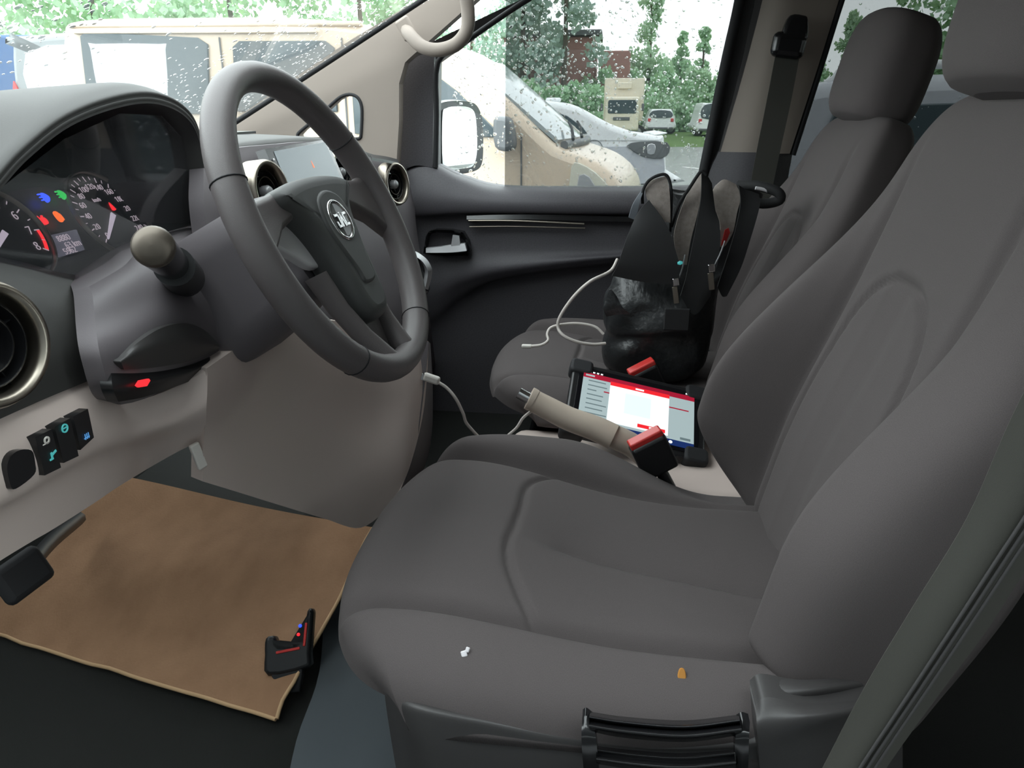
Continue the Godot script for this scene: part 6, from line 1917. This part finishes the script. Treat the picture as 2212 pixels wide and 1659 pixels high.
	var spots := [[-9.5, -55, 17, 3.6, 0, 0, tall], [-6.0, -54, 19, 3.4, 0, 0, tall], [-3.2, -53, 17, 2.6, 0, 0, tall], [2.4, -60, 11.0, 2.6, 2, 1, "tallest poplar with drooping side twigs beside the box truck"], [4.8, -62, 7.0, 2.0, 1, 1, pop], [6.6, -64, 7.6, 1.9, 1, 1, pop], [8.2, -60, 6.4, 1.8, 1, 1, pop], [9.8, -66, 8.4, 1.8, 2, 1, pop], [11.6, -64, 7.0, 1.9, 1, 1, pop], [13.4, -62, 7.6, 2.2, 1, 1, pop], [16.0, -60, 8, 2.4, 2, 1, pop], [0.6, -57, 5.0, 2.8, 1, 2, low], [3.0, -58, 4.8, 2.8, 1, 2, low], [5.2, -57, 4.6, 2.8, 2, 2, low], [7.4, -58, 4.4, 2.8, 1, 2, low], [9.6, -57, 4.6, 2.8, 1, 2, low], [12.0, -56, 4.8, 3.0, 2, 2, low], [15.0, -56, 4.8, 3.0, 1, 2, low], [-2.0, -50, 3.2, 2.4, 1, 2, "low shrub at the foot of the brick building"], [-5.5, -50, 3.4, 2.6, 1, 2, "low shrub at the foot of the brick building"], [-14, -45, 15, 4.2, 1, 0, roof], [-20, -42, 14, 4.6, 2, 0, roof], [-25, -38, 13, 4.8, 1, 0, roof], [-29, -33, 12, 4.8, 2, 0, roof], [-32, -27, 11, 4.4, 1, 0, roof], [21, -52, 12, 4, 1, 0, rear], [27, -44, 13, 4.4, 2, 0, rear], [30, -36, 12, 4.2, 1, 0, rear], [24, -34, 9, 3.8, 2, 0, rear], [38, -6, 9, 4.0, 1, 0, mirrored], [40, 3, 8, 4.0, 2, 0, "pale tree standing behind the added shade truck"], [44, -14, 9, 4.6, 1, 0, mirrored], [46, -2, 10, 4.8, 2, 0, mirrored], [42, -22, 9, 4.6, 1, 0, mirrored]]
	for i in spots.size():
		tree(i, spots[i])


func beige_van() -> void:
	var v := thing("beige_van", "beige minivan parked beside the car, seen through the rainy windscreen and window", "van")
	put_along(v, Vector2(-4.0, -6.25), Vector2(0.12, -5.85))
	var g := Geo.new()
	# the side outline, bulging forward towards the middle of the nose
	var side := poly2([-0.50, 0.40, -0.55, 0.9, -0.54, 1.40, -0.44, 1.88, -0.28, 1.99, 0.6, 1.99, 1.5, 1.97, 2.15, 1.91, 2.66, 1.79, 3.02, 1.56, 3.28, 1.35, 3.57, 1.09, 3.68, 1.03, 3.92, 0.95, 4.08, 0.82, 4.15, 0.62, 4.13, 0.34, 3.0, 0.30, 1.5, 0.30, 0.0, 0.32])
	var smooth := round2(side, 3)
	var rings := []
	for e in [[0.0, 0.07, 0.0], [-0.02, 0.02, 0.0], [-0.07, 0.0, 0.0], [-0.3, -0.005, 0.03], [-0.8, -0.008, 0.05], [-1.3, -0.005, 0.03], [-1.55, 0.0, 0.0], [-1.60, 0.02, 0.0], [-1.62, 0.07, 0.0]]:
		var q := PackedVector3Array()
		for p in Geo.inset(smooth, e[1]):
			q.append(Vector3(p.x + e[2] * smoothstep(2.4, 3.6, p.x), p.y, e[0]))
		rings.append(q)
	g.loft(rings)
	lpart("body", g, M.van_paint, v)
	lpart("rear_side_window", plate([-0.28, 1.42, -0.25, 1.87, -0.19, 1.90, 0.80, 1.84, 0.88, 1.79, 0.83, 1.34, 0.76, 1.28, -0.20, 1.30], 0.012, 0.02), M.car_window, v)
	lpart("bright_window_square", plate([-0.16, 1.40, -0.17, 1.78, -0.12, 1.81, 0.46, 1.80, 0.51, 1.76, 0.47, 1.40, 0.42, 1.37, -0.12, 1.37], 0.02, 0.012, 2), M.bright_square_white, v, "bright square seen in the window, painted as a pale plate")  # brightness in the window, painted as a pale plate
	lpart("middle_side_window", plate([1.06, 1.30, 1.09, 1.77, 1.15, 1.81, 1.86, 1.80, 1.93, 1.75, 1.92, 1.30], 0.012, 0.02), M.car_window, v)
	lpart("front_side_window", plate([2.05, 1.14, 2.05, 1.70, 2.12, 1.74, 2.55, 1.67, 2.88, 1.44, 3.16, 1.18, 3.18, 1.12], 0.012, 0.02), M.car_window, v)
	for e in [[0.98, 0.45, 1.84], [1.99, 0.45, 1.82], [3.36, 0.45, 1.14]]:
		g = Geo.new()
		g.rbox(Vector3(0.012, e[2] - e[1], 0.012), 0.003, at(Vector3(e[0], (e[1] + e[2]) / 2, 0.010)), 1)
		lpart("door_gap", g, M.grey_trim, v)
	g = Geo.new()
	g.rbox(Vector3(2.5, 0.035, 0.05), 0.012, at(Vector3(0.9, 1.93, -0.02), Vector3(0, 0, -0.8)), 2)
	lpart("roof_rail", g, M.van_paint, v)
	g = Geo.new()
	g.rbox(Vector3(2.1, 0.016, 0.03), 0.006, at(Vector3(0.75, 1.878, 0.010), Vector3(0, 0, -0.9)), 2)
	lpart("sliding_rail", g, M.van_paint, v)
	# windscreen curving round the sloping front
	g = Geo.new()
	var rows := []
	for i in 5:
		var t := i / 4.0
		var row := []
		for k in 7:
			var f := k / 6.0
			var x := lerpf(2.86, 3.60, t) + 0.05 * sin(PI * f) * smoothstep(2.4, 3.6, lerpf(2.86, 3.60, t)) + 0.018
			var y := lerpf(1.685, 1.085, t) + 0.018
			row.append(Vector3(x, y, lerpf(-0.10, -1.52, f)))
		rows.append(row)
	g.sheet(rows, Vector3(-0.02, -0.02, 0), 3, 3)
	lpart("windscreen", g, M.van_glass, v)
	g = Geo.new()
	var low := []
	for k in 7:
		var f := k / 6.0
		low.append(Vector3(3.66 + 0.05 * sin(PI * f), 1.065, lerpf(-0.12, -1.5, f)))
	g.tube(low, 0.032, 0.032, 8, 4)
	lpart("scuttle", g, M.grey_trim, v)
	for z in [-0.3, -0.8]:
		g = Geo.new()
		g.tube([Vector3(3.70, 1.10, z), Vector3(3.66, 1.17, z - 0.2), Vector3(3.60, 1.22, z - 0.42)], 0.014, 0.010, 6, 3)
		lpart("wiper", g, M.rubber, v)
	g = Geo.new()
	g.prism(round2(poly2([3.20, 1.06, 3.19, 1.24, 3.24, 1.27, 3.31, 1.24, 3.34, 1.08, 3.30, 1.03]), 3), 0.16, 0.03, at(Vector3(0, 0, 0.12)))
	lpart("wing_mirror", g, M.grey_trim, v, "black wing mirror")
	lpart("headlamp", plate([3.76, 0.66, 3.74, 0.92, 3.80, 0.945, 3.92, 0.88, 4.02, 0.78, 4.09, 0.66], 0.01, 0.06, 2), M.lamp_lens, v)
	lpart("headlamp_reflector", plate([3.80, 0.70, 3.80, 0.86, 3.88, 0.85, 3.94, 0.72], 0.045, 0.03, 2), M.silver_paint, v)
	lpart("bumper", plate([3.72, 0.30, 3.70, 0.58, 4.12, 0.58, 4.16, 0.34], 0.0, 0.05, 2), M.van_paint, v)
	wheel(v, 0.35, 0.29, -0.08)
	wheel(v, 3.45, 0.29, -0.08)


func sedan(label: String, a: Vector2, b: Vector2) -> void:
	var v := thing("white_sedan", label, "car")
	put_along(v, a, b)
	var g := Geo.new()
	g.prism(round2(poly2([2.60, 0.34, 2.68, 0.55, 2.64, 0.85, 2.62, 0.985, 2.54, 0.99, 2.25, 1.035, 1.88, 1.15, 1.45, 1.365, 1.18, 1.425, 0.7, 1.46, 0.2, 1.44, -0.4, 1.18, -0.75, 1.0, -1.6, 0.88, -1.95, 0.66, -1.95, 0.36]), 3), 1.7, 0.08, at(Vector3(0, 0, -0.85)), true, 4)
	lpart("body", g, M.white_paint, v)
	lpart("rear_door_window", plate([0.35, 1.02, 0.40, 1.33, 0.75, 1.36, 1.02, 1.33, 1.04, 1.02], 0.012, 0.02), M.car_window, v)
	lpart("quarter_window", plate([1.10, 1.02, 1.09, 1.31, 1.30, 1.25, 1.52, 1.10, 1.58, 1.02], 0.012, 0.02), M.car_window, v)
	lpart("front_door_window", plate([-0.35, 1.02, 0.10, 1.33, 0.28, 1.34, 0.28, 1.02], 0.012, 0.02), M.car_window, v)
	lpart("lower_body", plate([1.2, 0.36, 1.2, 0.84, 2.2, 0.86, 2.62, 0.80, 2.66, 0.55, 2.6, 0.36], 0.004, 0.02), M.silver_car, v)
	lpart("tail_lamp", plate([2.12, 0.86, 2.30, 0.92, 2.66, 0.91, 2.70, 0.78, 2.60, 0.70, 2.36, 0.72], 0.015, 0.05, 2), M.grey_trim, v, "dark smoked tail lamp")
	lpart("tail_lamp_core", plate([2.40, 0.76, 2.40, 0.88, 2.50, 0.88, 2.50, 0.76], 0.03, 0.04, 2), M.chrome, v)
	g = Geo.new()
	g.lathe([Vector2(0.12, 0), Vector2(0.12, 0.006), Vector2(0.11, 0.006), Vector2(0.11, 0)], at(Vector3(1.68, 0.82, 0.012), Vector3(90, 0, 0)), 24, false)
	lpart("fuel_flap", g, M.grey_trim, v)
	g = Geo.new()
	g.rbox(Vector3(0.18, 0.02, 1.3), 0.008, at(Vector3(2.60, 1.01, -0.85), Vector3(0, 0, 8)), 2)
	lpart("spoiler", g, M.white_paint, v)
	g = Geo.new()
	g.rbox(Vector3(0.22, 0.06, 0.06), 0.025, at(Vector3(1.12, 1.46, -0.8)), 2)
	lpart("roof_fin", g, M.white_paint, v)
	wheel(v, 1.75, 0.32, -0.08)
	wheel(v, -1.1, 0.32, -0.08)


func wing_mirror() -> void:
	var v := thing("wing_mirror", "passenger wing mirror with black housing outside the window", "mirror", Vector3(-0.4582, 0.8226, -2.4))
	var g := Geo.new()
	var rows := []
	var out: Array = [Vector3(-0.4988, 0.9016, -2.26), Vector3(-0.4862, 0.9214, -2.279), Vector3(-0.4606, 0.9293, -2.319), Vector3(-0.4255, 0.9286, -2.372), Vector3(-0.4014, 0.9173, -2.408), Vector3(-0.3882, 0.8754, -2.427), Vector3(-0.3869, 0.7949, -2.43), Vector3(-0.3923, 0.7461, -2.424), Vector3(-0.4112, 0.7285, -2.398), Vector3(-0.4552, 0.7232, -2.335), Vector3(-0.4923, 0.7309, -2.279), Vector3(-0.504, 0.7503, -2.26)]
	var b := []
	for p in out:
		b.append(p)
	var ring := Geo.curve(b, 4, true)
	for e in [[1.0, 0.0], [1.03, -0.02], [1.0, -0.06], [0.8, -0.12], [0.4, -0.15]]:
		var q := PackedVector3Array()
		var c := Vector3.ZERO
		for p in ring:
			c += p / ring.size()
		for p in ring:
			q.append(c + (p - c) * e[0] + Vector3(e[1], 0, e[1] * 0.7))
		rows.append(q)
	g.loft(rows)
	part("housing", g, M.gloss_black, v)
	var gl: Array = [Vector3(-0.48, 0.8892, -2.283), Vector3(-0.4713, 0.9091, -2.296), Vector3(-0.4493, 0.9143, -2.329), Vector3(-0.4205, 0.912, -2.373), Vector3(-0.4052, 0.8939, -2.395), Vector3(-0.4016, 0.836, -2.402), Vector3(-0.4025, 0.7826, -2.402), Vector3(-0.4123, 0.7454, -2.389), Vector3(-0.4371, 0.7395, -2.353), Vector3(-0.4751, 0.7377, -2.297), Vector3(-0.4839, 0.762, -2.283)]
	g = Geo.new()
	var gq := []
	for p in Geo.curve(gl, 4, true):
		gq.append(p)
	g = pane(gq, Vector3(-0.002, 0, -0.002))
	part("mirror_glass", g, M.chrome, v)
	g = Geo.new()
	g.tube([Vector3(-0.5156, 0.7639, -2.36), Vector3(-0.5122, 0.7612, -2.25), Vector3(-0.5092, 0.7598, -2.15)], 0.025, 0.03, 10, 3)
	part("arm", g, M.gloss_black, v)


func tree(i: int, s: Array) -> void:
	var t := thing(["tall_tree", "poplar_tree", "shrub"][s[5]], s[6], "tree" if s[5] < 2 else "shrub", Vector3(s[0], -0.42, s[1]), ["trees round the car park", "poplars behind the parked cars", "shrubs along the verge"][s[5]])
	var rng := RandomNumberGenerator.new()
	rng.seed = 100 + i
	var h: float = s[2]
	var g := Geo.new()
	if s[5] < 2:
		g.tube([Vector3(0, 0, 0), Vector3(0.1, h * 0.4, 0), Vector3(0, h * 0.85, 0.1)], 0.22, 0.05, 7, 3)
		lpart("trunk", g, M.bark, t)
	var leaf := Geo.new()
	leaf.quad(Vector3(-0.5, 0, 0), Vector3(0, 0.06, -0.5), Vector3(0.5, 0, 0), Vector3(0, -0.06, 0.5))
	var mm := MultiMesh.new()
	mm.transform_format = MultiMesh.TRANSFORM_3D
	mm.mesh = leaf.mesh()
	var count: int = [5200, 2600, 2200][s[5]]
	mm.instance_count = count
	var clumps := []
	var nc: int = [46, 40, 18][s[5]]
	for k in nc:
		var f := rng.randf()
		var y := h * lerpf(0.10, 1.0, pow(f, 0.8 if s[5] == 0 else 1.3))
		if s[5] == 2:
			y = h * lerpf(0.1, 0.85, f)
		var rr: float = s[3] * (sqrt(1.0 - pow(absf(f - 0.4) / 0.62, 2.2)) if absf(f - 0.4) < 0.6 else 0.1)
		if s[5] == 1:
			rr = s[3] * (1.05 - f) * 0.9
		var a := rng.randf() * TAU
		clumps.append([Vector3(cos(a), 0, sin(a)) * rr * sqrt(rng.randf()) + Vector3(0, y, 0), s[3] * (0.36 if s[5] != 1 else 0.30) * (1.15 - 0.7 * f)])
	for k in count:
		var c = clumps[rng.randi() % nc]
		var d := Vector3(rng.randfn(), rng.randfn() * 0.8, rng.randfn()).normalized() * pow(rng.randf(), 0.45) * float(c[1])
		var sc := rng.randf_range(0.22, 0.46) * (1.0 if s[5] == 0 else 0.75)
		mm.set_instance_transform(k, Transform3D(Basis.from_euler(Vector3(rng.randf() * TAU, rng.randf() * TAU, rng.randf() * TAU)).scaled(Vector3.ONE * sc), c[0] + d))
	var mi := MultiMeshInstance3D.new()
	mi.name = "foliage"
	mi.multimesh = mm
	mi.material_override = M[["hazed_leaf_dark", "hazed_leaf_mid", "hazed_leaf_pale"][s[4]]]
	mi.set_meta("kind", "stuff")
	t.add_child(mi)
